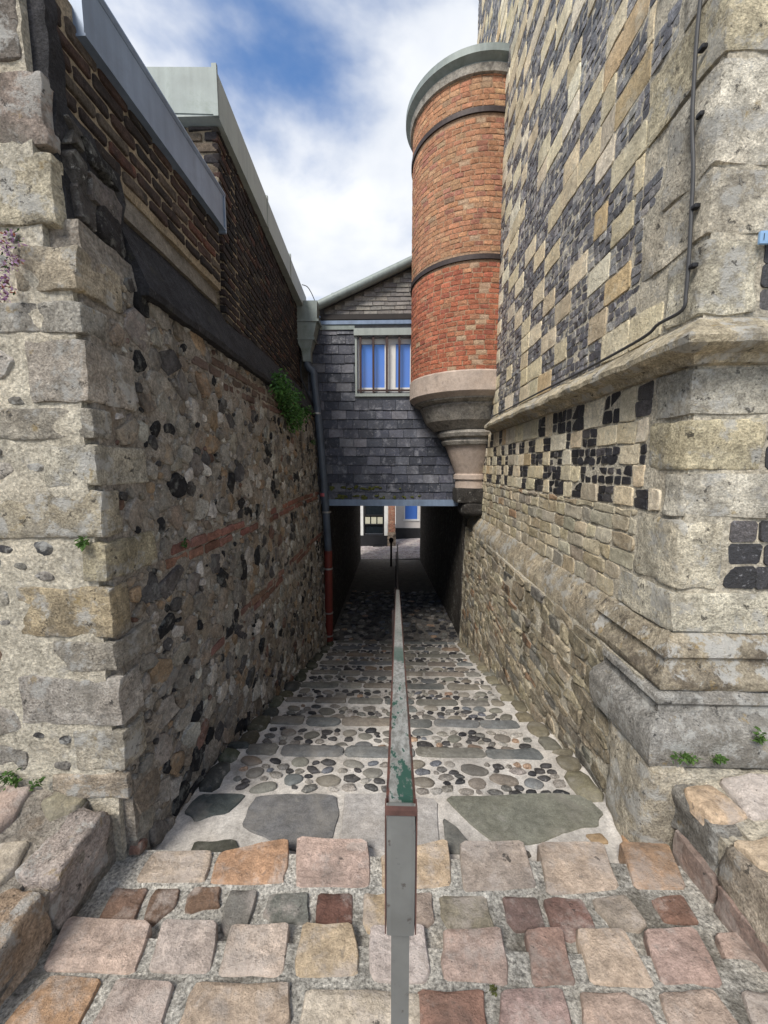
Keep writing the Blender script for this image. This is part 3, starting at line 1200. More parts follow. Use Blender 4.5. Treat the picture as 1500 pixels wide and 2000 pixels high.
courses(None, RPX, 2.5, .2, 1.02, (.14, .19), (.18, .3), lambda a, b, c_, d: rps.add(
    piece(S_rp, rect(a, b, c_, d, .012, .15), h=.008, depth=.05, bev=.010, dome=.004, rough=.008, rings=2), pick([(2, c(196, 172, 146)), (2, c(190, 178, 168)), (1, c(174, 164, 146))])), gap=.04)
lps.flush()
rps.flush()

lk = Thing('retaining_kerb', 'low dark kerb of lichened sandstone blocks below the left rubble wall', 'kerb', (KERB_L, .8, -.1), 'stone kerbs beside the landing')
lk.part('mortar_bed', core(lambda u, v, w: (KERB_L - .008 + w, u, v), span(-2, 1.43, .06), span(-.3, .13, .05), amp=.01, thick=.17, ns=8), 'mortar_dark', smooth=True)
y = 1.36
for i, (ln, col) in enumerate(((.27, c(200, 184, 172)), (.31, c(192, 166, 136)), (.30, c(192, 188, 176)), (.26, c(176, 152, 132)), (.3, c(190, 176, 160)), (.3, c(180, 160, 140)), (.3, c(190, 176, 160)))):
    lk.part('kerb_stone', rbox(KERB_L - .068, y - ln / 2, ZL(y - ln / 2, -1.2) - .105 + rng.uniform(-.005, .005), .072, ln / 2 - .008, .11, r=.018, amp=.018, n=10, ns=13), 'ashlar', None, (*vary(col, .05), rng.random()), True)
    y -= ln
rk = Thing('retaining_kerb', 'low pale kerb of sandstone blocks leaning below the flint tower', 'kerb', (KERB_R, .9, -.1), 'stone kerbs beside the landing')
rk.part('mortar_bed', core(lambda u, v, w: (KERB_R + .015 - w, u, v), span(-2, 1.6, .06), span(-.3, .18, .05), amp=.008, thick=.17, ns=8), 'mortar_light', smooth=True)
y = 1.56
for i, (ln, col) in enumerate(((.26, c(150, 148, 138)), (.30, c(178, 164, 142)), (.32, c(182, 172, 156)), (.28, c(190, 176, 150)), (.3, c(170, 160, 146)), (.3, c(180, 160, 140)), (.3, c(190, 176, 160)))):
    rk.part('kerb_stone', rbox(KERB_R + .068, y - ln / 2, ZR(y - ln / 2, 1.2) - .105, .066, ln / 2 - .008, .095, r=.02, amp=.018, n=10, ns=13), 'ashlar', None, (*vary(col, .05), rng.random()), True)
    y -= ln
y = 1.5
while y > 0:
    ln = rng.uniform(.2, .34)
    rk.part('kerb_stone', rbox(KERB_R + .055, y - ln / 2, -.08, .072, ln / 2 - .008, .105, r=.012, amp=.012, n=7, ns=11), 'sett', None, (*pick([(2, c(170, 142, 128)), (1, c(140, 118, 104)), (1, c(150, 146, 134))]), rng.random()), True)
    y -= ln

#=====================================================================  LEFT: RUBBLE WALL
lw = Thing('rubble_wall', 'old flint rubble wall with pale corner quoins and black sloped ledge', 'wall', (-1.3, LX_FRONT, .1))
LEDGE0, LEDGE1 = 2.28, 2.62
lw.part('wall_body', core(S_left, span(LX_FRONT + .02, 5.97, .05), span(-1.75, LEDGE0 + .12, .05), amp=.018, thick=.6, ns=9), 'mortar_dark', smooth=True)
lw.part('front_face', join(core(S_leftfront, span(-3.6, -1.128, .04), span(-.3, 2.25, .04), base=.006, amp=.014, thick=.4, ns=8),
                           core(S_leftfront, span(-3.6, -1.21, .04), span(2.2505, 3.15, .04), base=.006, amp=.014, thick=.05, ns=8)), 'mortar_light', smooth=True)

# quoins: (front left px, corner px, side end px, top px, bottom px)
QUO = [(-60, 38, 60, -60, 128, c(132, 122, 110)), (-40, 90, 112, 138, 292, c(168, 150, 134)), (-30, 110, 130, 300, 444, c(190, 180, 152)), (36, 132, 236, 476, 574, c(186, 172, 146)),
       (-60, 146, 208, 586, 656, c(178, 172, 158)), (57, 152, 264, 662, 790, c(196, 184, 164)), (-60, 176, 220, 794, 862, c(176, 168, 150)), (88, 172, 288, 866, 954, c(192, 184, 164)),
       (-60, 186, 238, 956, 1054, c(184, 172, 146)), (166, 196, 310, 1058, 1138, c(186, 172, 138)), (40, 208, 256, 1144, 1246, c(182, 164, 128)), (110, 220, 304, 1250, 1312, c(178, 168, 150)),
       (44, 234, 282, 1320, 1418, c(190, 182, 170)), (150, 243, 290, 1424, 1504, c(186, 176, 156)), (110, 242, 262, 1508, 1560, c(190, 172, 148))]
qrect = []
for fl, cx_, sr, t, b, col in QUO:
    zt, zb = at(cx_, t, Y=LX_FRONT).z, at(cx_, b, Y=LX_FRONT).z
    zm = (zt + zb) / 2
    xc = left_x(LX_FRONT, zm) + .012 if t > 400 else at(cx_, (t + b) / 2, Y=LX_FRONT).x
    xl = at(fl, (t + b) / 2, Y=LX_FRONT).x
    ye = at(sr, (t + b) / 2, X=xc).y
    qrect.append((xl, ye, zb, zt))
    lw.part('quoin', rbox((xl + xc) / 2, (LX_FRONT - .014 + ye) / 2, zm, (xc - xl) / 2, (ye - LX_FRONT + .014) / 2, (zt - zb) / 2 - .006,
                          r=.011, amp=.010, n=10, ns=10), 'ashlar', None, (*vary(col, .05), rng.random()), True)


def clear_side(u, v, a, b):
    return not any(u - a < q[1] and q[2] < v + b and v - b < q[3] for q in qrect)


def clear_front(u, v, a, b):
    return not any(u + a > q[0] and q[2] < v + b and v - b < q[3] for q in qrect)


fr = Sink(lw, 'stone', 'ashlar', 'more_stones')
pack(-1.75, -1.13, .15, 3.2, [.13, .1, .06, .035, .025], lambda u, v, a, b, r_: visible((u, LX_FRONT, v), 60) and fr.add(
    piece(S_leftfront, chaikin(blob(u, v, a, b, r_ * .4, 7, .2), .16), h=.010, depth=.04, bev=.009, dome=.003, rough=.006, rings=2),
    pick([(3, c(180, 173, 160)), (1, c(160, 150, 132)), (.4, c(170, 138, 110))] if b > .04 else [(2, c(150, 144, 134)), (2, c(66, 65, 67)), (.5, c(150, 116, 92))])), 260, (1.2, 2.2), clear_front, .2, 1.1)
fr.flush()

# brick bands laced through the rubble
lb = Sink(lw, 'brick', 'brick', 'more_bricks')
bands = [(1.62, 5.9, 1.05, 2, c(142, 98, 82)), (1.9, 5.9, .42, 2, c(134, 98, 84)), (2.05, 4.2, 2.06, 3, c(112, 92, 82))]
band_rects = []
for y0, y1, z0, nrow, bc in bands:
    for rw in range(nrow):
        y = y0 + rng.uniform(0, .3) + .1 * rw
        while y < y1:
            ln = rng.uniform(.17, .24)
            if rng.random() < .68:
                z = z0 + rw * .062 + .012 * math.sin(y * 1.7)
                if clear_side(y + ln / 2, z + .03, ln / 2, .03):
                    lb.add(piece(S_left, rect(y, z, y + ln - .014, z + .05, .005, .2), h=.004 + .008 * rng.random(), depth=.04, bev=.006, dome=.001, rough=.006, rings=1), vary(bc, .25, .08))
                    band_rects.append((y, y + ln, z - .004, z + .056))
            y += ln
lb.flush()
FLN = [(2.2, c(84, 81, 80)), (1.5, c(40, 40, 43)), (4, c(138, 131, 122)), (4, c(162, 154, 142)), (4, c(148, 134, 116)), (3, c(192, 186, 176)), (1.2, c(164, 138, 108)), (.6, c(124, 94, 80))]
lf = Sink(lw, 'flint', 'rubble', 'more_flints')


def ok_left(u, v, a, b):
    if v - b < G(u) - .05 or v + b > LEDGE0 + .06 or not clear_side(u, v, a, b):
        return False
    return not any(u + a > q[0] and u - a < q[1] and v + b > q[2] and v - b < q[3] for q in band_rects)


def emit_lf(u, v, a, b, r_):
    big = b > .026
    lf.add(piece(S_left, blob(u, v, a, b, r_, 8 if big else 6, .24), h=.004 + .012 * rng.random(), depth=.03, bev=min(.006, b * .35), dome=.002, rough=.010 if big else .004,
                 rings=2 if b > .05 else 1 if big else 0, tilt=(rng.uniform(-.16, .16), rng.uniform(-.16, .16)), ns=22), pick(FLN))


pack(LX_FRONT + .03, 3.2, -.6, LEDGE0 + .03, [.07, .052, .042, .034, .028, .024, .02, .017, .014, .011], emit_lf, 1900, (.8, 1.7), ok_left, .9, .86)
pack(3.2, 5.9, -1.4, LEDGE0 + .03, [.06, .046, .038, .031, .026, .022, .018], emit_lf, 2200, (.8, 1.7), ok_left, .9, .87)
lf.flush()

# black sloping ledge, pale cement fillet above it
LP = [(1.62, 0), (5.97, 0)]


def ledge_sweep(y0, y1, prof, n=40, amp=.006):
    m = len(prof)
    V, Fc = [], []
    for i in range(n + 1):
        y = y0 + (y1 - y0) * i / n
        for dx, z in prof:
            x = left_x(y, 2.4) + dx
            e = amp * fb((x, y, z), 7)
            V.append((x + e, y, z + e))
    for i in range(n):
        for k in range(m):
            k2 = (k + 1) % m
            Fc.append((i * m + k, (i + 1) * m + k, (i + 1) * m + k2, i * m + k2))
    Fc.append(tuple(range(m)))
    Fc.append(tuple(n * m + k for k in range(m))[::-1])
    return V, Fc


lw.part('ledge', ledge_sweep(1.72, 5.97, [(.055, LEDGE0), (.062, LEDGE0 + .03), (-.075, LEDGE1), (-.3, LEDGE1), (-.3, LEDGE0)]), 'tar', smooth=False, label='black weathered sloping ledge along the wall')
lw.part('cement_fillet', ledge_sweep(1.62, 2.70, [(-.055, LEDGE1 + .002), (-.068, 2.74), (-.3, 2.75), (-.3, LEDGE1 + .002)], amp=.004), 'render', label='pale grey cement band above the black ledge')
# crumbling dark masonry between the quoins and the brick parapet
dk = Sink(lw, 'dark_stone', 'rubble', 'more_dark_stones')
lw.part('mortar_bed', core(lambda u, v, w: (left_x(u, 2.4) - .045 + w, u, v), span(LX_FRONT + .03, 1.74, .04), span(2.2, 2.80, .05), amp=.03, thick=.4, ns=9), 'tar', smooth=True)
courses(None, LX_FRONT + .06, 1.70, 2.30, 2.76, (.09, .17), (.12, .24), lambda a, b, c_, d: dk.add(
    piece(lambda u, v, w: (left_x(u, 2.4) - .03 + w, u, v), rect(a, b, c_, d, .022, .16), h=.002 + .012 * rng.random(), depth=.05, bev=.006, dome=.001, rough=.012, rings=3, ns=15,
          tilt=(rng.uniform(-.06, .06), rng.uniform(-.06, .06))),
    pick([(2, c(84, 79, 75)), (1, c(112, 106, 100)), (1, c(66, 58, 54)), (1, c(52, 50, 50))])), gap=.016)
dk.flush()
lw.part('mortar_bed', core(lambda u, v, w: (left_x(u, 2.4) - .05 + w, u, v), span(LX_FRONT + .02, 1.475, .03), span(2.805, 3.2, .04), amp=.02, thick=.3, ns=9), 'tar', smooth=True)
# brick parapet with zinc fascia
S_par = lambda u, v, w: (-1.175 + w, u, v)
lw.part('mortar_bed', core(S_par, span(1.44, 2.71, .05), span(2.72, 3.2, .05), amp=.006, thick=.35, ns=9), 'mortar_brick', smooth=True)
pb = Sink(lw, 'parapet_brick', 'brick_dark', 'more_parapet_bricks')
courses(S_par, 1.45, 2.705, 2.756, 3.14, (.060, .062), (.15, .19), lambda a, b, c_, d: pb.add(
    piece(S_par, rect(a, b, c_, d, .004, .15), h=.008 + .006 * rng.random(), depth=.03, bev=.007, dome=.001, rough=.003, rings=1),
    pick([(3, c(84, 64, 56)), (3, c(62, 52, 48)), (.8, c(116, 74, 58)), (1, c(98, 86, 74))])), gap=.015, jit=.004, bond=.09)
pb.flush()
zf = lw.part('fascia', box(-1.40, -1.135, 1.56, 2.715, 3.108, 3.305), 'zinc', label='blue grey zinc fascia along the parapet top')
lw.part('drip_edge', box(-1.40, -1.127, 1.555, 2.722, 3.098, 3.1075), 'zinc', zf)
lw.part('end_cap', box(-1.38, -1.128, 2.716, 2.732, 3.085, 3.31), 'zinc', zf)
rf = lw.part('zinc_roof', prism([(-1.155, 1.56), (-1.155, 2.74), (-3.4, 2.74), (-3.4, 1.56)], [3.306, 3.306, 3.3, 3.3], [3.34, 3.34, 3.5, 3.5]), 'zinc')
lw.part('roof_edge', tube([(-1.15, 1.56, 3.325), (-1.15, 2.74, 3.325)], .024, 8), 'zinc', rf, smooth=True)
lw.part('back_wall', box(-3.5, -1.62, LX_FRONT + .35, 2.74, 2.3, 3.299), 'render')

#=====================================================================  LEFT: TALL DARK BRICK BUILDING
bb = Thing('brick_building', 'tall sooty brick building with grey metal coping behind the zinc fascia', 'building', (-2.2, 4.3, 2.6))


def bx(y):
    return -1.20 - .072 * (y - 2.8)


S_bb = lambda u, v, w: (bx(u) + w, u, v)
S_bbf = lambda u, v, w: (u, 2.82 - w, v)
bb.part('mortar_bed', core(S_bb, span(2.83, 5.98, .08), span(2.52, 3.84, .08), amp=.006, thick=.4, ns=9), 'mortar_brick', smooth=True)
bb.part('mortar_bed', core(S_bbf, span(-3.4, -1.215, .08), span(2.6, 3.84, .08), amp=.006, thick=.3, ns=9), 'mortar_brick', smooth=True)
DB = [(5, c(58, 46, 44)), (3, c(44, 38, 38)), (1.6, c(86, 58, 48)), (1, c(78, 70, 62))]
bbk = Sink(bb, 'brick', 'brick_dark', 'more_bricks')
courses(S_bb, 2.80, 5.96, 2.56, 3.80, (.056, .058), (.15, .18), lambda a, b, c_, d: bbk.add(
    piece(S_bb, rect(a, b, c_, d, .004, .14, mid=False), h=.009 + .006 * rng.random(), depth=.03, bev=.007, dome=.001, rough=.003, rings=0), pick(DB)), gap=.015, bond=.085)
bbk.flush()
bff = Sink(bb, 'front_brick', 'brick', 'more_front_bricks')
courses(S_bbf, -1.9, -1.19, 3.3, 3.80, (.066, .068), (.19, .215), lambda a, b, c_, d: bff.add(
    piece(S_bbf, rect(a, b, c_, d, .004, .14, mid=False), h=.009 + .006 * rng.random(), depth=.03, bev=.007, dome=.001, rough=.003, rings=1),
    pick([(2, c(84, 78, 78)), (2, c(120, 104, 86)), (1, c(60, 56, 58)), (1, c(150, 136, 112))])), gap=.016, bond=.1)
bff.flush()
cp = bb.part('coping', prism([(-1.155, 2.74), (-1.325, 5.98), (-1.9, 5.98), (-1.9, 2.74)], 3.80, [4.07, 4.02, 4.02, 4.07]), 'coping', label='long pale grey metal coping')
bb.part('coping_front', prism([(-1.18, 2.735), (-3.4, 2.735), (-3.4, 3.1), (-1.18, 3.1)], [3.806, 3.92, 3.92, 3.806], [4.075, 4.14, 4.14, 4.075]), 'lead', cp)
bb.part('coping_seam', box(-1.178, -1.146, 2.726, 2.745, 3.79, 4.09), 'lead', cp)
for y in (3.9, 4.9):
    x = -1.155 - .0525 * (y - 2.74)
    bb.part('coping_seam', prism([(x + .006, y), (x + .006, y + .025), (x - .3, y + .025), (x - .3, y)], 3.797, 4.075), 'coping', cp)
bb.part('corner_strip', box(bx(5.9) - .05, bx(5.9) + .045, 5.82, 5.96, 3.3, 3.8), 'render')
bb.part('upper_body', prism([(-1.75, 3.12), (-1.85, 9), (-3.4, 9), (-3.4, 3.12)], 2.3, 3.99), 'brick_dark', col=(.05, .04, .04, .3))

#=====================================================================  RIGHT: CHEQUERED TOWER
tw = Thing('tower', 'tall chequered tower of cream stone and dark flint with red turret', 'tower', (1.9, 4.0, .2))
TTOP, TEND = 10.5, 6.8
tw.part('mortar_bed', core(S_tower, span(TWY + .01, TEND, .1), span(.5, TTOP, .1), amp=.008, thick=2.5, ns=7), 'mortar_light', smooth=True)
tw.part('mortar_bed', core(S_towerfront, span(TWX + .012, 4.0, .1), span(.2, TTOP, .1), amp=.008, thick=.3, ns=7), 'mortar_light', smooth=True)
STR_Z = 2.02
st_string = moulding([(TWX, 5.03), (TWX, TWY), (4.0, TWY)], [(0, STR_Z + .135), (.03, STR_Z + .115), (.115, STR_Z + .05), (.13, STR_Z + .03), (.125, STR_Z + .005), (.10, STR_Z - .012), (.05, STR_Z - .02), (.03, STR_Z - .05), (0, STR_Z - .055), (-.1, STR_Z - .055), (-.1, STR_Z + .135)], .05, .012, 7)


tw.part('string_course', st_string, 'ashlar', None, (*c(190, 176, 146, .9), .37), True, label='weathered projecting string course')
lane_ledge = moulding([(TWX, 8.0), (TWX, 2.2)], [(0, .80), (.02, .79), (.085, .66), (.092, .63), (.09, .57), (-.1, .57), (-.1, .80)], .06, .014, 7)
led = moulding([(TWX, 2.2), (TWX, TWY), (4.0, TWY)], [(0, .80), (.02, .785), (.062, .735), (.066, .715), (.05, .70), (.052, .665), (.082, .63), (.094, .615), (.094, .59), (.08, .57), (-.1, .57), (-.1, .80)], .06, .012, 7)
tw.part('plinth_ledge', led, 'lichened', None, (*c(184, 170, 144, .9), .61), True)
tw.part('lane_ledge', lane_ledge, 'ashlar', None, (*c(176, 162, 136, .9), .13), True)
basp = moulding([(TWX, 2.05), (TWX, TWY), (4.0, TWY)], [(.075, .568), (.105, .55), (.108, .525), (.09, .505), (.095, .475), (.14, .44), (.152, .425), (.16, .40), (.162, .30), (.15, .262), (-.1, .262), (-.1, .568)], .05, .012, 8)
tw.part('plinth_base', basp, 'ashlar', None, (*c(160, 156, 148), .83), True)
ft = tw.part('footing', core(lambda u, v, w: (u, TWY - .09 - w, v), span(1.16, 4.0, .08), span(-.2, .27, .05), amp=.01, thick=.4, ns=7), 'mortar_light', smooth=True)

# corner quoins, above and below the string course: (z0, z1, side length, front length)
qcols = [c(214, 204, 180, .9), c(202, 192, 168, .9), c(216, 208, 190, .9), c(206, 192, 158, .9), c(196, 188, 170, .9)]
tq = []
low = [(.80, .995, .42, 2.2), (1.0, 1.32, .30, .20), (1.325, 1.52, .12, 2.2), (1.525, 1.755, .26, .32), (1.76, 1.965, .24, 2.2)]
z = 2.23
upq = [(2.16, 2.46, .22, .22), (2.465, 2.71, .42, 1.2), (2.715, 3.10, .30, .25), (3.105, 3.40, .45, 1.2), (3.405, 3.75, .26, .4), (3.755, 4.1, .45, .3), (4.105, 4.4, .28, .3),
       (4.405, 4.75, .45, .3), (4.755, 5.1, .28, .3)]
for i, (z0, z1, sl, fl_) in enumerate(low + upq):
    col = qcols[i % 5]
    tq.append((z0, z1, TWY + sl, TWX + fl_))
    tw.part('quoin', rbox(TWX - .012 + fl_ / 2, TWY - .012 + sl / 2, (z0 + z1) / 2, fl_ / 2, sl / 2, (z1 - z0) / 2 - .005, r=.010 + .008 * (i % 2), amp=.012, n=10, ns=8),
            'ashlar', None, (*vary(col, .05), rng.random()), True)


def q_side(y0, y1, z0, z1):
    """how far the quoins reach along the side at this height"""
    return max([TWY + .02] + [q[2] + .008 for q in tq if q[0] < z1 - .01 and q[1] > z0 + .01])


def q_front(z0, z1):
    return max([TWX + .02] + [q[3] + .008 for q in tq if q[0] < z1 - .01 and q[1] > z0 + .01])


tst = Sink(tw, 'stone_block', 'cream', 'more_stone_blocks')
tfl = Sink(tw, 'flint', 'flint', 'more_flints')
CREAM = [(5, c(220, 204, 168, .9)), (3, c(212, 194, 156, .9)), (2, c(222, 210, 182, .9)), (.6, c(204, 176, 130, .9)), (.6, c(196, 182, 156, .9))]


def flint_panel(S, a, b, c_, d, cols, nx, nz):
    du, dv = (c_ - a) / nx, (d - b) / nz
    for j in range(nz):
        sh = rng.uniform(-.25, .25) * du
        for i in range(nx):
            u0 = a + i * du + (sh if i else 0)
            u1 = a + (i + 1) * du + (sh if i < nx - 1 else 0)
            if u1 - u0 < .015:
                continue
            tfl.add(piece(S, rect(u0 + .003, b + j * dv + .003, u1 - .003, b + (j + 1) * dv - .003, .007, .12, mid=False), h=.002 + .005 * rng.random(), depth=.02, bev=.003, dome=.001,
                          rough=.004, rings=0, tilt=(rng.uniform(-.1, .1), rng.uniform(-.1, .1))), pick(cols))


def chequer(S, u0, u1, v0, v1, rh, cw, fcols, start, visX, merge=.12):
    cols_ = [u0]
    while cols_[-1] < u1:
        cols_.append(cols_[-1] + rng.uniform(*cw))
    v, row = v0, 0
    while v < v1 - .04:
        h = rng.uniform(*rh)
        if v + h > v1 - .05:
            h = v1 - v
        us = start(v, v + h)
        jt = [rng.uniform(-.045, .045) for _ in cols_]
        for i in range(len(cols_) - 1):
            a = cols_[i] + jt[i]
            b = cols_[i + 1] + jt[i + 1]
            if b < us + .05 or a > u1:
                continue
            if a < us + .05:
                a = us
            a, b = max(a, us), min(b, u1)
            if b - a < .05 or not visible(S((a + b) / 2, v + h / 2, 0), 200):
                continue
            stone = ((i + row) % 2 == 0) ^ (rng.random() < merge)
            if stone:
                tst.add(piece(S, rect(a + .004, v + .004, b - .004, v + h - .004, .007, .06), h=.006 + .005 * rng.random(), depth=.03, bev=.005, dome=.0, rough=.005, rings=2, ns=20), pick(CREAM))
            else:
                flint_panel(S, a + .004, v + .004, b - .004, v + h - .004, fcols, max(1, int((b - a) / (.06 if v > 2.1 else .075))), 3 if v > 2.1 else 2)
        v += h
        row += 1


UPF = [(3, c(114, 114, 119)), (2, c(88, 88, 94)), (2, c(140, 138, 138)), (1, c(164, 160, 154))]
LOF = [(4, c(52, 51, 56)), (2, c(38, 38, 42)), (1, c(84, 80, 80))]
chequer(S_tower, TWY, TEND, STR_Z + .135, 8.8, (.15, .175), (.20, .32), UPF, lambda a, b: q_side(0, 0, a, b), 0, .17)
chequer(S_tower, TWY, 6.1, 1.33, STR_Z - .055, (.11, .14), (.13, .21), LOF, lambda a, b: q_side(0, 0, a, b), 0, .16)
# flint-and-stone front, right of the quoins
for (z0, z1, sl, fl_) in low + upq[:5]:
    if fl_ > 1:
        continue
    a = TWX + fl_ + .008
    n = max(2, int((z1 - z0) / .085))
    if z0 < 1.4 or z0 > 2.1:
        flint_panel(S_towerfront, a, z0 + .006, a + .30, z1 - .004, LOF, 2, n)
    else:
        flint_panel(S_towerfront, a, z0 + .006, a + .2, z1 - .004, LOF, 2, n)
    tst.add(piece(S_towerfront, rect(a + .31, z0 + .006, a + .8, z1 - .006, .008, .14), h=.016, depth=.03, bev=.012, dome=.004, rough=.006, rings=1), pick(CREAM))
# a patch of red brick under the string course
for (a, b, w_, cc) in ((2.02, 1.86, .07, c(150, 88, 70)), (2.10, 1.86, .08, c(160, 92, 74)), (2.02, 1.80, .09, c(146, 96, 80))):
    pass
# small coursed ashlar between the ledge and the chequer
rub = Sink(tw, 'ashlar_stone', 'cream', 'more_ashlar_stones')
ASH = [(4, c(204, 189, 156)), (2, c(188, 171, 136)), (2, c(198, 188, 162)), (1, c(180, 166, 144)), (.5, c(186, 150, 112)), (.8, c(168, 160, 144))]


def emit_ash(a, b, c_, d):
    us = q_side(0, 0, b, d)
    a = max(a, us)
    if c_ - a > .04:
        rub.add(piece(S_tower, rect(a, b, c_, d, .009, .12), h=.004 + .008 * rng.random(), depth=.03, bev=.005, dome=.001, rough=.007, rings=2, ns=20, tilt=(rng.uniform(-.04, .04), rng.uniform(-.04, .04))), pick(ASH))


courses(S_tower, TWY, 6.6, .795, 1.325, (.075, .115), (.10, .26), emit_ash, gap=.012)
rub.flush()
tst.flush()
tfl.flush()

# lower alley wall of coarse coursed rubble below the ledge
rw_ = Thing('lane_wall', 'rough tan rubble wall lining the steps under the tower', 'wall', (1.2, 3.5, -.9))
rw_.part('mortar_bed', join(core(S_low, span(1.53, 6.2, .05), span(-1.75, .25, .05), amp=.014, thick=.35, ns=8),
                           core(S_low, span(1.72, 6.2, .05), span(.2505, .57, .05), amp=.014, thick=.09, ns=8)), 'mortar_light', smooth=True)
rst = Sink(rw_, 'stone', 'rubble', 'more_stones')
RUB = [(4, c(170, 156, 128)), (3, c(154, 140, 114)), (2, c(142, 132, 114)), (2, c(180, 166, 136)), (.7, c(150, 120, 90)), (1, c(132, 128, 116))]


def emit_rub(a, b, c_, d):
    if d < G((a + c_) / 2) - .05:
        return
    if a < 1.89 and b < .28 and c_ > 1.5:
        a = max(a, 1.895)
    if d > .25:
        a = max(a, 2.07)
    if c_ - a < .05:
        return
    m = .018
    rst.add(piece(S_low, rect(a, b, c_, d, m, .14), h=.002 + .014 * rng.random(), depth=.04, bev=.006, dome=.001, rough=.011, rings=2, ns=17, tilt=(rng.uniform(-.08, .08), rng.uniform(-.1, .1))), pick(RUB))


courses(S_low, 1.55, 6.15, -1.65, .56, (.055, .12), (.12, .34), emit_rub, gap=.010)
rst.flush()
slabpoly = [(1.53, .265), (1.70, .265), (1.87, .275), (1.885, .15), (1.85, -.05), (1.84, -.25), (1.70, -.28), (1.54, -.24), (1.52, -.05), (1.53, .16)]
rw_.part('end_slab', piece(S_low, chaikin(densify(slabpoly, .01), .2), h=.045, depth=.1, bev=.03, dome=.012, rough=.016, rings=4, ns=7), 'ashlar', None, (*c(198, 186, 162), .21), True,
         label='pale upright end slab with black lichen stain')

# ------------------------------------------------------------------ turret
A0, A1 = R(92), R(292)
TB, TT = 2.72, 6.02
tu = tw.part('turret', lathe(TC[0], TC[1], [(TR, TB), (TR, TT)], R(80), R(300), 60), 'mortar_turret', smooth=True, label='round red brick turret on a stone corbel')
tbr = Sink(tw, 'brick', 'brick', 'more_bricks', parent=tu)
BK_LOW = [(5, c(190, 110, 74)), (4, c(182, 102, 70)), (2, c(170, 94, 70)), (1, c(188, 130, 92)), (.15, c(194, 162, 128))]
BK_UP = [(5, c(190, 132, 92)), (4, c(184, 124, 88)), (2, c(192, 144, 102)), (1.5, c(174, 114, 90)), (.5, c(160, 128, 98))]
BANDS = (4.03, 5.60)


def emit_tb(a, b, c_, d):
    ang = (a + c_) / 2 / TR
    p = S_turret((a + c_) / 2, (b + d) / 2, 0)
    if p[0] > TWX + .03:
        return
    if any(abs((b + d) / 2 - z) < .05 for z in BANDS):
        return
    crack = abs(math.degrees(ang) - 262 - 9 * math.sin(b * 2.3)) < 4 and rng.random() < .4
    tbl = BK_LOW if b < 4.03 else BK_UP
    col = c(190, 156, 124) if crack else pick(tbl)
    tbr.add(piece(S_turret, rect(a, b, c_, d, .005, .12, mid=False), h=.002 if crack else .003 + .004 * rng.random(), depth=.02, bev=.003, dome=.0, rough=.004, rings=1, ns=30), vary(col, .04, .02))


courses(S_turret, R(138) * TR, R(284) * TR, TB + .01, TT - .05, (.058, .061), (.105, .135), emit_tb, gap=.009)
tbr.flush()
for z in BANDS:
    tw.part('iron_band', lathe(TC[0], TC[1], [(TR, z - .028), (TR + .022, z - .028), (TR + .022, z + .028), (TR, z + .028)], R(90), R(286), 48), 'iron', tu, smooth=False)
cap = tw.part('turret_roof', lathe(TC[0], TC[1], [(TR - .02, TT - .05), (TR + .02, TT - .045), (TR + .03, TT + .05), (TR + .09, TT + .085), (TR + .10, TT + .09), (TR + .10, TT + .165), (TR + .06, TT + .19), (0.02, TT + .46)], R(60), R(300), 56), 'lead', tu,
              label='green grey lead cap of the turret')
tw.part('eave_board', lathe(TC[0], TC[1], [(TR + .0, TT - .055), (TR + .035, TT - .052), (TR + .045, TT + .028), (TR + .03, TT + .029)], R(90), R(290), 48), 'corbel_grey', tu)
cz = TB


def ring(name, prof, mat, squash=1.0, cx_=None, cy_=None):
    return tw.part(name, lathe(cx_ or TC[0], cy_ or TC[1], prof, R(60), R(310), 56), mat, co, smooth=False)


co = tw.part('corbel', lathe(TC[0], TC[1], [(TR + .004, cz + .02), (TR + .02, cz), (TR + .02, cz - .23), (TR + .005, cz - .245), (TR - .05, cz - .29)], R(60), R(310), 56), 'corbel', smooth=False, label='moulded stone corbel tapering to a block')
CX, CY = TC[0] + .06, TC[1] - .05
ring('moulding', [(TR - .03, cz - .245), (TR - .06, cz - .31), (TR - .13, cz - .345), (TR - .15, cz - .345)], 'corbel_grey')
ring('moulding', [(TR - .14, cz - .34), (TR - .13, cz - .37), (TR - .15, cz - .40), (TR - .22, cz - .56), (TR - .33, cz - .66), (TR - .36, cz - .68)], 'corbel_grey')
ring('moulding', [(TR - .40, cz - .675), (TR - .345, cz - .685), (TR - .325, cz - .72), (TR - .345, cz - .765), (TR - .40, cz - .785)], 'corbel_grey', 1, CX, CY)
ring('moulding', [(TR - .44, cz - .78), (TR - .40, cz - .785), (TR - .385, cz - .83), (TR - .41, cz - .875), (TR - .45, cz - .885)], 'corbel_grey', 1, CX, CY)
ring('cone', [(TR - .45, cz - .875), (TR - .45, cz - .90), (TR - .575, cz - 1.22), (TR - .60, cz - 1.28), (TR - .595, cz - 1.295), (TR - .575, cz - 1.30), (TR - .575, cz - 1.36), (TR - .60, cz - 1.37), (TR - .60, cz - 1.50)], 'corbel', 1, CX, CY)
zb = cz - 1.49
blk = rbox(CX - .005, CY - .05, zb - .10, .245, .21, .105, r=.02, amp=.008, n=6, ns=9)
tw.part('block', blk, 'corbel_black', co, smooth=True)
blk2 = rbox(CX + .03, CY - .06, zb - .29, .205, .19, .12, r=.085, amp=.012, n=7, ns=9)
tw.part('block', blk2, 'corbel_black', co, smooth=True)

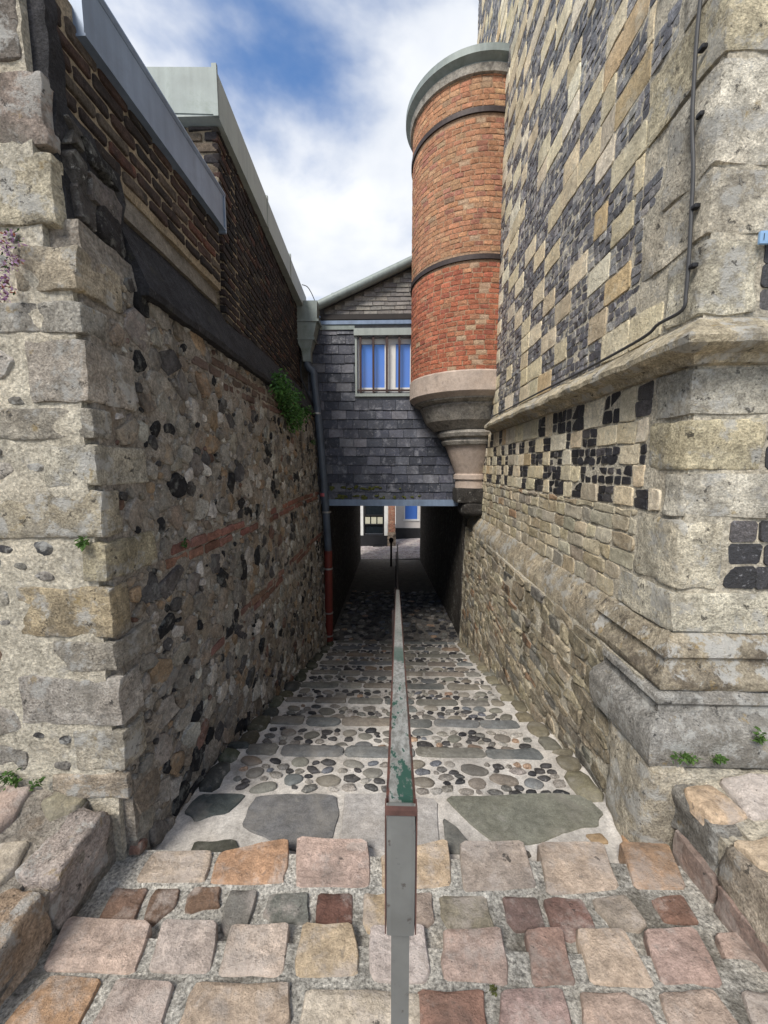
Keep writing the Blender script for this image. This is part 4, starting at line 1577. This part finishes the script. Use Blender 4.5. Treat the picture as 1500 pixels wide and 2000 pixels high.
#=====================================================================  SLATE HOUSE OVER THE LANE
sh = Thing('slate_house', 'slate hung house bridging the lane above a dark tunnel', 'house', (0, 6.5, -1.4))
LZ = .955
WX0, WX1, WZ0, WZ1 = -.575, .60, 2.66, 3.43
sh.part('front_wall', join(box(-1.32, WX0, SLY + .012, SLY + .3, LZ, 3.74), box(WX1, 1.24, SLY + .012, SLY + .3, LZ, 3.74),
                           box(WX0 + .001, WX1 - .001, SLY + .012, SLY + .3, LZ, WZ0), box(WX0 + .001, WX1 - .001, SLY + .012, SLY + .3, WZ1, 3.74)), 'slate', col=(*c(128, 130, 138), .4))
sh.part('ceiling', prism([(-1.6, SLY + .31), (1.6, SLY + .31), (1.6, 14.7), (-1.7, 14.7)], LZ + .03, 1.15), 'wood_dark')  # ceiling kept dark to deepen the tunnel's shade
sh.part('tunnel_wall', prism([(-1.085, SLY + .03), (-1.34, 14.72), (-2.0, 14.72), (-2.0, SLY + .03)], -2.3, .98), 'rubble', col=(*c(62, 57, 52), .3))  # both tunnel walls coloured dark: tunnel shade painted into the stone
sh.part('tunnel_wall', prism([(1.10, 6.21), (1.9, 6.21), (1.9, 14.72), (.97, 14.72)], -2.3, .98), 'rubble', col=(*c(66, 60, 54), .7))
sh.part('house_body', prism([(-1.9, SLY + .31), (1.24, SLY + .31), (1.24, 11.5), (-1.9, 11.5)], 1.16, 3.6), 'render')
sh.part('house_body', prism([(-2.0, 11.52), (1.9, 11.52), (1.9, 14.7), (-2.0, 14.7)], 1.16, 1.7), 'render')
sl = Sink(sh, 'slate', 'slate', 'more_slates')
SLC = [(4, c(64, 67, 80)), (3, c(50, 53, 65)), (2, c(80, 82, 94)), (1, c(104, 104, 112))]


def slate_rows(S, u0f, u1f, v0, v1, rh, sw, sink, cols, thick=.007, skip=None, bond=True):
    v, row = v0, 0
    while v < v1 - .01:
        h = min(rh, v1 - v)
        u0, u1 = u0f(v + h), u1f(v + h)
        u = u0 - (sw / 2 if (row % 2 and bond) else 0)
        while u < u1:
            w = sw * rng.uniform(.86, 1.14)
            a, b = max(u, u0), min(u + w, u1)
            if b - a > .03:
                segs = [(a, b)]
                if skip:
                    segs = skip(a, b, v, v + h)
                for (p, q) in segs:
                    if q - p < .025:
                        continue
                    lo = v - .012 + rng.uniform(-.005, .004)
                    e0, e1 = .014 + rng.uniform(0, .006), .001
                    V = []
                    for (uu, vv, ww) in ((p + .003, lo, e0), (q - .003, lo + rng.uniform(-.004, .004), e0), (q - .003, v + h, e1), (p + .003, v + h, e1)):
                        V.append(S(uu, vv, ww + thick))
                    for (uu, vv, ww) in ((p + .003, lo, e0), (q - .003, lo, e0), (q - .003, v + h, e1), (p + .003, v + h, e1)):
                        V.append(S(uu, vv, ww - .004))
                    sink.add((V, [(0, 1, 2, 3), (7, 6, 5, 4), (0, 4, 5, 1), (1, 5, 6, 2), (2, 6, 7, 3), (3, 7, 4, 0)]), pick(cols))
            u += w
        v += h
        row += 1


def skip_win(a, b, v0, v1):
    if v1 < WZ0 - .05 + .02 or v0 > WZ1 + .02:
        return [(a, b)]
    out = []
    if a < WX0 - .03:
        out.append((a, min(b, WX0 - .03)))
    if b > WX1 + .03:
        out.append((max(a, WX1 + .03), b))
    return out


sl.smooth = False
slate_rows(S_slate, lambda v: -1.30, lambda v: 1.2, LZ + .075, 3.56, .137, .215, sl, SLC, skip=skip_win)
sl.flush()
sh.part('lintel_flashing', join(box(-1.14, 1.0, SLY - .03, SLY + .01, LZ - .012, LZ + .078), box(-1.14, 1.0, SLY - .034, SLY + .32, LZ - .02, LZ - .0125)), 'zinc', label='zinc strip along the foot of the slates')
# moss tufts along the lowest slates
mo = Sink(sh, 'moss', 'moss', 'moss_specks', limit=40)
for _ in range(46):
    u = rng.uniform(-1.05, .45)
    v = rng.choice((LZ + .085, LZ + .09, LZ + .225)) + rng.uniform(0, .05)
    if rng.random() < .45 + .5 * (u < -.1):
        mo.add(piece(S_slate, blob(u, v, rng.uniform(.02, .055), rng.uniform(.014, .032), 0, 8, .3), h=.026, depth=.01, bev=.012, dome=.012, rough=.008, rings=1, ns=40), (.1, .1, .03))
mo.flush()
# eaves strips, gable and roof
GX0, GZ0, GX1, GZ1 = -1.16, 3.80, 1.24, 4.84
gz = lambda x: GZ0 + (x - GX0) * (GZ1 - GZ0) / (GX1 - GX0)
gv, gf = [], []
sh.part('gable_wall', ([(GX0 + .1, SLY + .013, 3.745), (GX1, SLY + .013, 3.745), (GX1, SLY + .013, GZ1), (GX0 + .1, SLY + .013, gz(GX0 + .1)),
                        (GX0 + .1, SLY + .3, 3.745), (GX1, SLY + .3, 3.745), (GX1, SLY + .3, GZ1), (GX0 + .1, SLY + .3, gz(GX0 + .1))],
                       [(0, 1, 2, 3), (7, 6, 5, 4), (0, 4, 5, 1), (1, 5, 6, 2), (2, 6, 7, 3), (3, 7, 4, 0)]), 'slate_old', col=(*c(110, 106, 100), .2))
gs = Sink(sh, 'gable_slate', 'slate_old', 'more_gable_slates', smooth=False)
slate_rows(S_slate, lambda v: max(GX0 + .12, GX0 + (v - GZ0 + .02) * (GX1 - GX0) / (GZ1 - GZ0)), lambda v: .9, 3.77, 4.7, .062, .19, gs,
           [(3, c(138, 132, 126)), (2, c(124, 118, 114)), (1, c(152, 146, 134))], thick=.005)
gs.flush()
sh.part('eaves_board', box(-1.10, 1.1, SLY - .05, SLY + .01, 3.68, 3.755), 'wood_dark')
sh.part('eaves_strip', box(-1.12, 1.1, SLY - .045, SLY + .01, 3.615, 3.668), 'zinc')
sh.part('eaves_strip', box(-1.12, WX0 - .03, SLY - .032, SLY + .01, 3.545, 3.612), 'lead')
rf = sh.part('roof', ([(GX0, SLY - .06, GZ0 + .02), (GX1, SLY - .06, GZ1 + .02), (GX1, 11, GZ1 + .02), (GX0, 11, GZ0 + .02),
                       (GX0, SLY - .06, GZ0 + .08), (GX1, SLY - .06, GZ1 + .08), (GX1, 11, GZ1 + .08), (GX0, 11, GZ0 + .08)],
                      [(3, 2, 1, 0), (4, 5, 6, 7), (0, 1, 5, 4), (1, 2, 6, 5), (2, 3, 7, 6), (3, 0, 4, 7)]), 'slate', col=(*c(90, 90, 96), .6))
vd = Vector((GX1 - GX0, 0, GZ1 - GZ0)).normalized()
p0 = Vector((GX0 - .02, SLY - .11, GZ0 + .03))
sh.part('verge_gutter', tube([p0 + vd * (-.06), p0 + vd * .5, p0 + vd * 2.4], .062, 14), 'lead', smooth=True, label='mossy grey gutter pipe climbing the gable verge')
sh.part('gutter_joint', tube([p0 + vd * .30, p0 + vd * .335], .068, 14), 'lead', smooth=False)
# window with iron bars
win = sh.part('window', join(box(WX0 - .028, WX0, SLY - .035, SLY + .2, WZ0 - .03, WZ1 + .02), box(WX1, WX1 + .028, SLY - .035, SLY + .2, WZ0 - .03, WZ1 + .02),
                             box(WX0 - .03, WX1 + .03, SLY - .04, SLY + .2, WZ0 - .075, WZ0 - .031), box(WX0 - .04, WX1 + .04, SLY - .07, SLY + .2, WZ1 + .021, WZ1 + .12)), 'coping', label='barred window in the slate wall')
fy = SLY + .035
fr_ = [box(WX0 + .001, WX1 - .001, fy, fy + .05, WZ0, WZ0 + .065), box(WX0 + .001, WX1 - .001, fy, fy + .05, WZ1 - .075, WZ1)]
for x0, x1 in ((WX0 + .001, WX0 + .05), (-.165, -.07), (-.069, .0), (.215, .27), (.42, .47), (WX1 - .05, WX1 - .001)):
    fr_.append(box(x0, x1, fy + .002, fy + .048, WZ0 + .0655, WZ1 - .0755))
sh.part('frame', join(*fr_), 'white', win)
for x0, x1 in ((WX0 + .051, -.166), (.001, .214), (.271, .419)):
    sh.part('pane', box(x0, x1, fy + .018, fy + .026, WZ0 + .066, WZ1 - .076), 'glass', win)
for i, x in enumerate((-.535, -.345, -.145, .04, .225, .41)):
    sh.part('bar', box(x, x + .03, SLY - .05, SLY - .02, WZ0 - .02, WZ1 + .015), 'bar', win)
sh.part('bar', box(WX0 + .002, WX1 - .002, SLY - .052, SLY - .018, WZ0 + .0, WZ0 + .022), 'bar', win)

#=====================================================================  DOWNPIPE
PY = 5.80
dp = Thing('downpipe', 'grey downpipe with square hopper head and red lower length', 'downpipe', at(643, 1262, Y=PY))
P = lambda x, y, yy=PY: at(x, y, Y=yy)


def hop(sec):
    V, Fc = [], []
    for cx_, z, hx, hy in sec:
        for sx, sy in ((-1, -1), (1, -1), (1, 1), (-1, 1)):
            V.append((cx_ + sx * hx, PY + .0 + sy * hy, z))
    m = 4
    for i in range(len(sec) - 1):
        for k in range(4):
            k2 = (k + 1) % 4
            Fc.append((i * 4 + k2, i * 4 + k, (i + 1) * 4 + k, (i + 1) * 4 + k2))
    Fc.append((0, 1, 2, 3))
    Fc.append(tuple((len(sec) - 1) * 4 + k for k in (3, 2, 1, 0)))
    return V, Fc


hx_ = P(598, 660).x
zt = P(600, 629).z
hp = dp.part('hopper', hop([(hx_, zt, .21, .13), (hx_, zt - .035, .21, .13), (hx_, zt - .036, .175, .115), (hx_, zt - .24, .125, .10), (hx_, zt - .241, .14, .105), (hx_, zt - .275, .14, .105),
                            (hx_, zt - .276, .115, .095), (hx_ + .01, zt - .42, .062, .06), (hx_ + .015, zt - .56, .055, .055)]), 'lead', label='square tapering hopper head')
top = [P(600, 705), P(602, 716), P(612, 728), P(614, 745), P(625, 850), P(636, 990), P(641, 1076)]
dp.part('pipe', tube(spline(top, 5), .056, 14), 'pipe', smooth=True)
dp.part('lower_pipe', tube([P(641, 1075), P(642, 1160), P(643, 1264)], .062, 14), 'pipe_red', smooth=True, label='oxide red lower pipe')
for x, y in ((619, 808), (638, 1000), (641.6, 1110), (642.3, 1196), (642.8, 1240)):
    a = P(x, y)
    dp.part('bracket', tube([a - Vector((0, 0, .012)), a + Vector((0, 0, .012))], .069, 14), 'clip')
a = P(633, 966)
dp.part('sticker', tube([a - Vector((0, 0, .025)), a + Vector((0, 0, .025))], .058, 14), 'sticker')
dp.part('side_box', hop([(hx_ + .02, zt + .005, .16, .1), (hx_ + .02, zt + .25, .17, .11)]), 'lead')
# thin conduits beside the pipe
cd = [P(588, 700, 5.86), P(588, 735, 5.86), P(600, 765, 5.86), P(616, 805, 5.86), P(622, 900, 5.86), P(632, 990, 5.86)]
Solo('conduit', tube(spline(cd, 4), .012, 6), 'cable', 'thin grey conduit running behind the downpipe', 'conduit', smooth=True)
wpts = [at(590, 556, Y=5.6), at(600, 560, Y=5.6), at(608, 572, Y=5.7), at(615, 588, Y=5.8)]
Solo('wire', tube(spline(wpts, 5), .006, 5), 'cable', 'thin wire looping off the coping end above the hopper', 'wire', smooth=True)

#=====================================================================  HANDRAIL
hr = Thing('handrail', 'worn green and grey steel handrail running down the middle of the steps', 'handrail', (.01, .62, G(.62)))
RY0, RZ0, RX0 = .62, .976, .012


def rail_pt(y):
    z = RZ0 - .246 * (y - RY0)
    if y > 6.2:
        z = RZ0 - .246 * (6.2 - RY0) - .1 * (y - 6.2)
    return RX0 + .006 * (y - RY0), y, z


V, Fc, Cc = [], [], []
rys = span(RY0 - .012, 5.0, .1)
HW, TH = .026, .016
NX = 8
for y in rys:
    x, yy, z = rail_pt(y)
    for i in range(NX + 1):
        t = i / NX
        V.append((x - HW + 2 * HW * t, yy, z - (.004 if i in (0, NX) else 0)))
        Cc.append((t, t, t, 1))
    V.append((x + HW, yy, z - TH))
    Cc.append((1, 1, 1, 1))
    V.append((x - HW, yy, z - TH))
    Cc.append((0, 0, 0, 1))
m = NX + 3
for i in range(len(rys) - 1):
    for k in range(m):
        k2 = (k + 1) % m
        Fc.append((i * m + k, i * m + k2, (i + 1) * m + k2, (i + 1) * m + k))
Fc.append(tuple(range(m))[::-1])
Fc.append(tuple((len(rys) - 1) * m + k for k in range(m)))
hr.part('rail', (V, Fc), 'rail', col=Cc)
hr.part('lower_rail', tube([Vector(rail_pt(y_)) - Vector((0, 0, .02)) for y_ in (5.0, 5.6, 6.2, 8, 10, 12.6)], .018, 8), 'iron', smooth=True)  # rail continues in a dark colour that paints in the tunnel's shade
x, yy, z = rail_pt(RY0)
hr.part('end_plate', rbox(x, RY0 - .026, z - .128, HW - .001, .013, .120, r=.004, amp=.0008, n=5), 'post', smooth=False, label='flat grey end plate of the rail')
for s in (-1, 1):
    hr.part('plate_edge', box(x + s * (HW + .0005) - .0012, x + s * (HW + .0005) + .0012, RY0 - .036, RY0 - .012, z - .246, z - .004), 'rust')
hr.part('weld_strip', box(x - HW - .001, x + HW + .001, RY0 - .0405, RY0 - .0315, z - .009, z + .0006), 'rust')
hr.part('post', box(x - .0165, x + .0165, RY0 - .022, RY0 + .012, G(RY0) - .02, z - .22), 'post')
for y in (3.1, 5.6, 8.2, 10.6):
    xx, yy, zz = rail_pt(y)
    hr.part('post', box(xx - .05, xx - .026, y - .012, y + .012, G(y) - .02, zz - TH), 'iron')
pe = Thing('bollard', 'slim dark post with round head at the tunnel mouth', 'post', (-.12, 13.2, G(13.2)))
pa = at(764, 1060, Y=13.2)
pe.part('shaft', tube([(pa.x, 13.2, G(13.2) - .02), (pa.x, 13.2, pa.z)], .036, 10), 'iron', smooth=True)
pe.part('head', lathe(pa.x, 13.2, [(.001, pa.z - .02), (.05, pa.z), (.08, pa.z + .06), (.08, pa.z + .12), (.05, pa.z + .17), (.001, pa.z + .19)], 0, 2 * math.pi, 14), 'iron', smooth=True)

#=====================================================================  CABLE, PLATE ON THE TOWER
cpts = []
for px, py in ((1372, -40), (1362, 60), (1356, 150), (1352, 240), (1354, 330), (1350, 420), (1346, 500), (1340, 570), (1332, 606)):
    cpts.append(tuple(at(px, py, X=TWX - .03)))
zc_ = STR_Z + .135
cpts += [(TWX - .038, 1.90, zc_ + .045), (TWX - .042, 2.02, zc_ + .016), (TWX - .04, 2.6, zc_ + .006), (TWX - .04, 3.4, zc_ + .01), (TWX - .042, 4.2, zc_ + .004), (TWX - .04, 4.95, zc_ + .008)]
cb = Solo('cable', tube(spline(cpts, 6), .0075, 8), 'cable', 'grey cable clipped down the tower corner and along the string course', 'cable', smooth=True)
for px, py in ((1368, 100), (1364, 230), (1354, 408), (1350, 522)):
    p = at(px, py, X=TWX - .024)
    cb.part('clip', rbox(p.x, p.y - .012, p.z, .012, .014, .009, r=.004, amp=.001, n=3), 'black')
p = at(1480, 478, Y=TWY - .03)
q = at(1480, 452, Y=TWY - .03)
bp = Solo('wall_plate', rbox(p.x + .06, TWY - .032, (p.z + q.z) / 2, .06, .007, (q.z - p.z) / 2, r=.004, amp=0, n=4), 'plate', 'small pale blue plate on the tower front beside the corner', 'plate')
bp.part('mark', box(p.x + .012, p.x + .014, TWY - .0405, TWY - .0395, p.z + .012, q.z - .012), 'black')


#=====================================================================  HOUSES BEYOND
h1 = Thing('white_house', 'white rendered house with dark sash window beyond the tunnel', 'house', (-2.5, 17.3, -2.1))
H1 = 17.2
X_ = lambda px, Y: at(px, 1020, Y=Y).x
Z_ = lambda py, Y: at(760, py, Y=Y).z
wl0, wl1 = X_(709.5, H1), X_(750.5, H1)
wz0, wz1 = Z_(1046, H1), Z_(960, H1)
xr = X_(757, H1)
h1.part('wall', join(box(-7, wl0, H1, H1 + .4, wz0, 3.2), box(wl1, xr, H1, H1 + .4, wz0, 3.2), box(wl0 + .001, wl1 - .001, H1, H1 + .4, wz1, 3.2)), 'white')
h1.part('plinth', box(-7, xr + .01, H1 - .04, H1 + .4, -2.4, wz0 - .002), 'black', label='black painted plinth')
w1 = h1.part('window', join(*[box(a, b, H1 + .06, H1 + .12, wz0 + .001, wz1 - .001) for a, b in ((wl0 + .001, wl0 + .07), (wl1 - .07, wl1 - .001))],
                            *[box(wl0 + .071, wl1 - .071, H1 + .06, H1 + .12, a, a + .05) for a in (wz0 + .001, Z_(1026, H1), Z_(1008, H1))]), 'black')
h1.part('pane', box(wl0 + .071, wl1 - .071, H1 + .125, H1 + .13, wz0 + .06, wz1 - .01), 'glass_dark', w1)
for i in range(3):
    a = X_(712.5 + 12.3 * i, H1)
    b = X_(722.5 + 12.3 * i, H1)
    h1.part('paper_blind', box(a, b, H1 + .085, H1 + .09, Z_(1023.5, H1), Z_(1010.5, H1)), plain('cream_paper', c(190, 186, 160, .85), rough=.8, mott=.08), w1)
h1.part('roof', prism([(-7, H1 - .2), (xr, H1 - .2), (xr, 21), (-7, 21)], [3.2, 3.2, 5, 5], [3.3, 3.3, 5.1, 5.1]), 'slate', col=(*c(80, 80, 88), .4))
pr0, pr1 = X_(758, H1), X_(772, H1)
pier = Thing('brick_pier', 'red brick pier on a stone foot between the two white houses', 'pier', ((pr0 + pr1) / 2, H1, -2.1))
pz = Z_(1043, H1)
S_pier = lambda u, v, w: (u, H1 - .02 - w, v)
pier.part('mortar_bed', box(pr0, pr1, H1 - .02, H1 + .5, -2.3, 3.0), 'mortar_brick')
for i in range(4):
    pier.part('foot_stone', rbox((pr0 + pr1) / 2, H1 + .1, -2.02 + .16 * i, (pr1 - pr0) / 2 + .03, .16, .075, r=.02, amp=.01, n=4), 'rubble', None, (*c(150, 130, 110), rng.random()), True)
pbk = Sink(pier, 'brick', 'brick', 'more_bricks')
courses(S_pier, pr0, pr1, pz + .08, .9, (.066, .068), (.1, .2), lambda a, b, c_, d: pbk.add(
    piece(S_pier, rect(a, b, c_, d, .003, .15, mid=False), h=.01, depth=.02, bev=.006, dome=0, rough=.002, rings=0), pick([(3, c(170, 112, 88)), (2, c(156, 104, 84)), (1, c(186, 140, 110))])), gap=.014, bond=.1)
pbk.flush()
H2 = 18.9
h2 = Thing('cream_house', 'cream rendered house with window painted with blue sky reflection beyond the tunnel', 'house', (.8, H2, -2.0))
a0, b0 = X_(791, H2), X_(815, H2)
vz0, vz1 = Z_(1014, H2), Z_(950, H2)
xl2 = X_(773, H2)
pl = Z_(1031, H2)
h2.part('wall', join(box(xl2, a0, H2, H2 + .4, pl, 3.4), box(b0, 8, H2, H2 + .4, pl, 3.4), box(a0 + .001, b0 - .001, H2, H2 + .4, pl, vz0), box(a0 + .001, b0 - .001, H2, H2 + .4, vz1, 3.4)),
        plain('cream_render', c(206, 198, 190, .85), rough=.8, mott=.1, ms=3))
h2.part('plinth', box(xl2 - .02, 8, H2 - .03, H2 + .4, -2.3, pl - .002), 'black', label='black painted plinth')
w2 = h2.part('window', join(box(a0 - .06, a0, H2 - .02, H2 + .1, vz0, vz1), box(b0, b0 + .06, H2 - .02, H2 + .1, vz0, vz1), box(a0 - .1, b0 + .1, H2 - .05, H2 + .1, vz0 - .08, vz0 - .002)), 'white')
h2.part('pane', box(a0 + .001, b0 - .001, H2 + .06, H2 + .07, vz0 + .001, vz1 - .001), 'glass', w2)
h2.part('roof', prism([(xl2, H2 - .2), (8, H2 - .2), (8, 23), (xl2, 23)], [3.4, 3.4, 5, 5], [3.5, 3.5, 5.1, 5.1]), 'slate', col=(*c(80, 80, 88), .4))
dr = at(738, 1067, Z=-2.08)
Solo('drain_cover', box(dr.x - .22, dr.x + .2, dr.y - .12, dr.y + .12, -2.1, -2.055), 'black', 'flat dark drain cover set in the sunlit street', 'drain cover')


#=====================================================================  PLANTS
def leaves(centre, ext, n, size, cols, droop=.3, shape=None):
    V, Fc, Cc = [], [], []
    cx_, cy_, cz_ = centre
    i = 0
    while i < n:
        p = [rng.gauss(0, .42) for _ in range(3)]
        if sum(a * a for a in p) > 1.4:
            continue
        q = Vector((cx_ + p[0] * ext[0], cy_ + p[1] * ext[1], cz_ + p[2] * ext[2]))
        d = Vector((rng.uniform(-1, 1), rng.uniform(-1, 1), rng.uniform(-1, 1) - droop)).normalized()
        s = d.cross(Vector((rng.uniform(-1, 1), rng.uniform(-1, 1), rng.uniform(-1, 1)))).normalized()
        L = size * rng.uniform(.6, 1.4)
        nn = d.cross(s)
        b = len(V)
        V += [tuple(q), tuple(q + d * L * .5 + s * L * .22 + nn * L * .08), tuple(q + d * L), tuple(q + d * L * .5 - s * L * .22 + nn * L * .08)]
        Fc += [(b, b + 1, b + 2), (b, b + 2, b + 3)]
        cc = pick(cols)
        Cc += [(*cc, 1)] * 4
        i += 1
    return V, Fc, Cc


GREEN = [(3, (.035, .085, .02)), (2, (.05, .12, .028)), (1, (.08, .16, .045)), (1, (.02, .05, .015))]


def plant(name, label, cat, root, clumps, size, cols, stem=True, group=None):
    t = Thing(name, label, cat, root, group)
    V, Fc, Cc = [], [], []
    for (ctr, ext, n) in clumps:
        v, f, cc = leaves(ctr, ext, n, size, cols)
        b = len(V)
        V += v
        Fc += [tuple(i + b for i in q) for q in f]
        Cc += cc
    t.part('foliage', (V, Fc), 'leaf', col=Cc)
    if stem:
        for (ctr, ext, n) in clumps:
            t.part('stem', tube(spline([root, (Vector(root) + Vector(ctr)) / 2 + Vector((.01, 0, .02)), ctr], 4), .004, 5), 'wood_dark', smooth=True)
    return t


def onleft(px, py, w=.04):
    x = -1.15
    for _ in range(4):
        p = at(px, py, X=x)
        x = left_x(p.y, p.z) + w
    return tuple(at(px, py, X=x))


cl = []
for px, py, e, n in ((546, 740, .09, 160), (554, 765, .13, 340), (562, 788, .14, 380), (577, 772, .08, 120), (570, 808, .12, 240), (586, 812, .10, 200), (576, 830, .09, 160), (598, 803, .07, 90), (540, 752, .08, 110)):
    p = onleft(px, py, .09)
    cl.append((p, (e, e * 1.3, e), n))
plant('wall_shrub', 'leafy green shrub hanging from the far end of the rubble wall', 'shrub', onleft(560, 800, 0), cl, .042, [(3, (.05, .13, .03)), (2, (.075, .18, .04)), (1.4, (.12, .24, .07)), (1, (.03, .07, .02))])
p = onleft(611, 863, .05)
plant('wall_weed', 'tiny weed on the rubble wall beside the downpipe', 'weed', onleft(609, 866, 0), [(p, (.03, .03, .04), 40)], .03, GREEN, group='small weeds')
fy_ = LX_FRONT - .05
f0 = at(16, 510, Y=fy_)
fl = plant('flower_clump', 'trailing pink and purple flowers on the pale quoin face at left', 'flowers', (f0.x, LX_FRONT, f0.z),
           [((at(14 + rng.uniform(-14, 14), y, Y=fy_).x, fy_, at(14, y, Y=fy_).z), (.03, .02, .025), 45) for y in (462, 480, 500, 520, 540, 560, 575)], .014,
           [(2, c(168, 118, 172)), (2, c(190, 150, 190)), (1.4, c(120, 70, 76)), (1.6, (.04, .08, .025)), (.6, c(180, 100, 70))], stem=False)
WEEDS = [
    ((18, 1520), 'Y', LX_FRONT - .03, (.035, .025, .035), 70, 'broad leafed weed at the foot of the left wall front'),
    ((70, 1532), 'Y', LX_FRONT - .05, (.02, .02, .015), 22, 'small bright weed right of the broad leafed weed'),
    ((158, 1058), 'Y', LX_FRONT - .03, (.02, .012, .014), 40, 'tuft of moss in a joint of the left quoins'),
    ((1340, 1480), 'Y', TWY - .19, (.06, .012, .010), 80, 'green weeds along the foot of the tower plinth'),
    ((1405, 1482), 'Y', TWY - .19, (.045, .012, .010), 60, 'short green weeds under the plinth near the frame edge'),
    ((1485, 1440), 'Y', TWY - .19, (.012, .012, .04), 50, 'green weeds climbing the joint right of the grey plinth block'),
]
for (px, py), ax, d, ext, n, lab in WEEDS:
    p = at(px, py, Y=d)
    plant('weed', lab, 'weed', (p.x, p.y, p.z - .02), [(tuple(p), ext, n)], .022, [(2, (.07, .14, .03)), (2, (.05, .10, .02)), (1, (.11, .19, .05))], stem=False, group='small weeds')
p = at_ground(964, 1934)
plant('weed', 'tiny weed in a mortar joint of the landing setts', 'weed', (p[0], p[1], G(p[1]) - .01), [((p[0], p[1], G(p[1]) + .0), (.014, .01, .006), 40)], .012, [(1, (.09, .10, .03))], stem=False, group='small weeds')
p = onleft(362, 1062, .03)
plant('weed', 'tiny weed in the rubble wall above the red brick band', 'weed', onleft(362, 1064, 0), [(p, (.02, .02, .02), 30)], .02, GREEN, stem=False, group='small weeds')
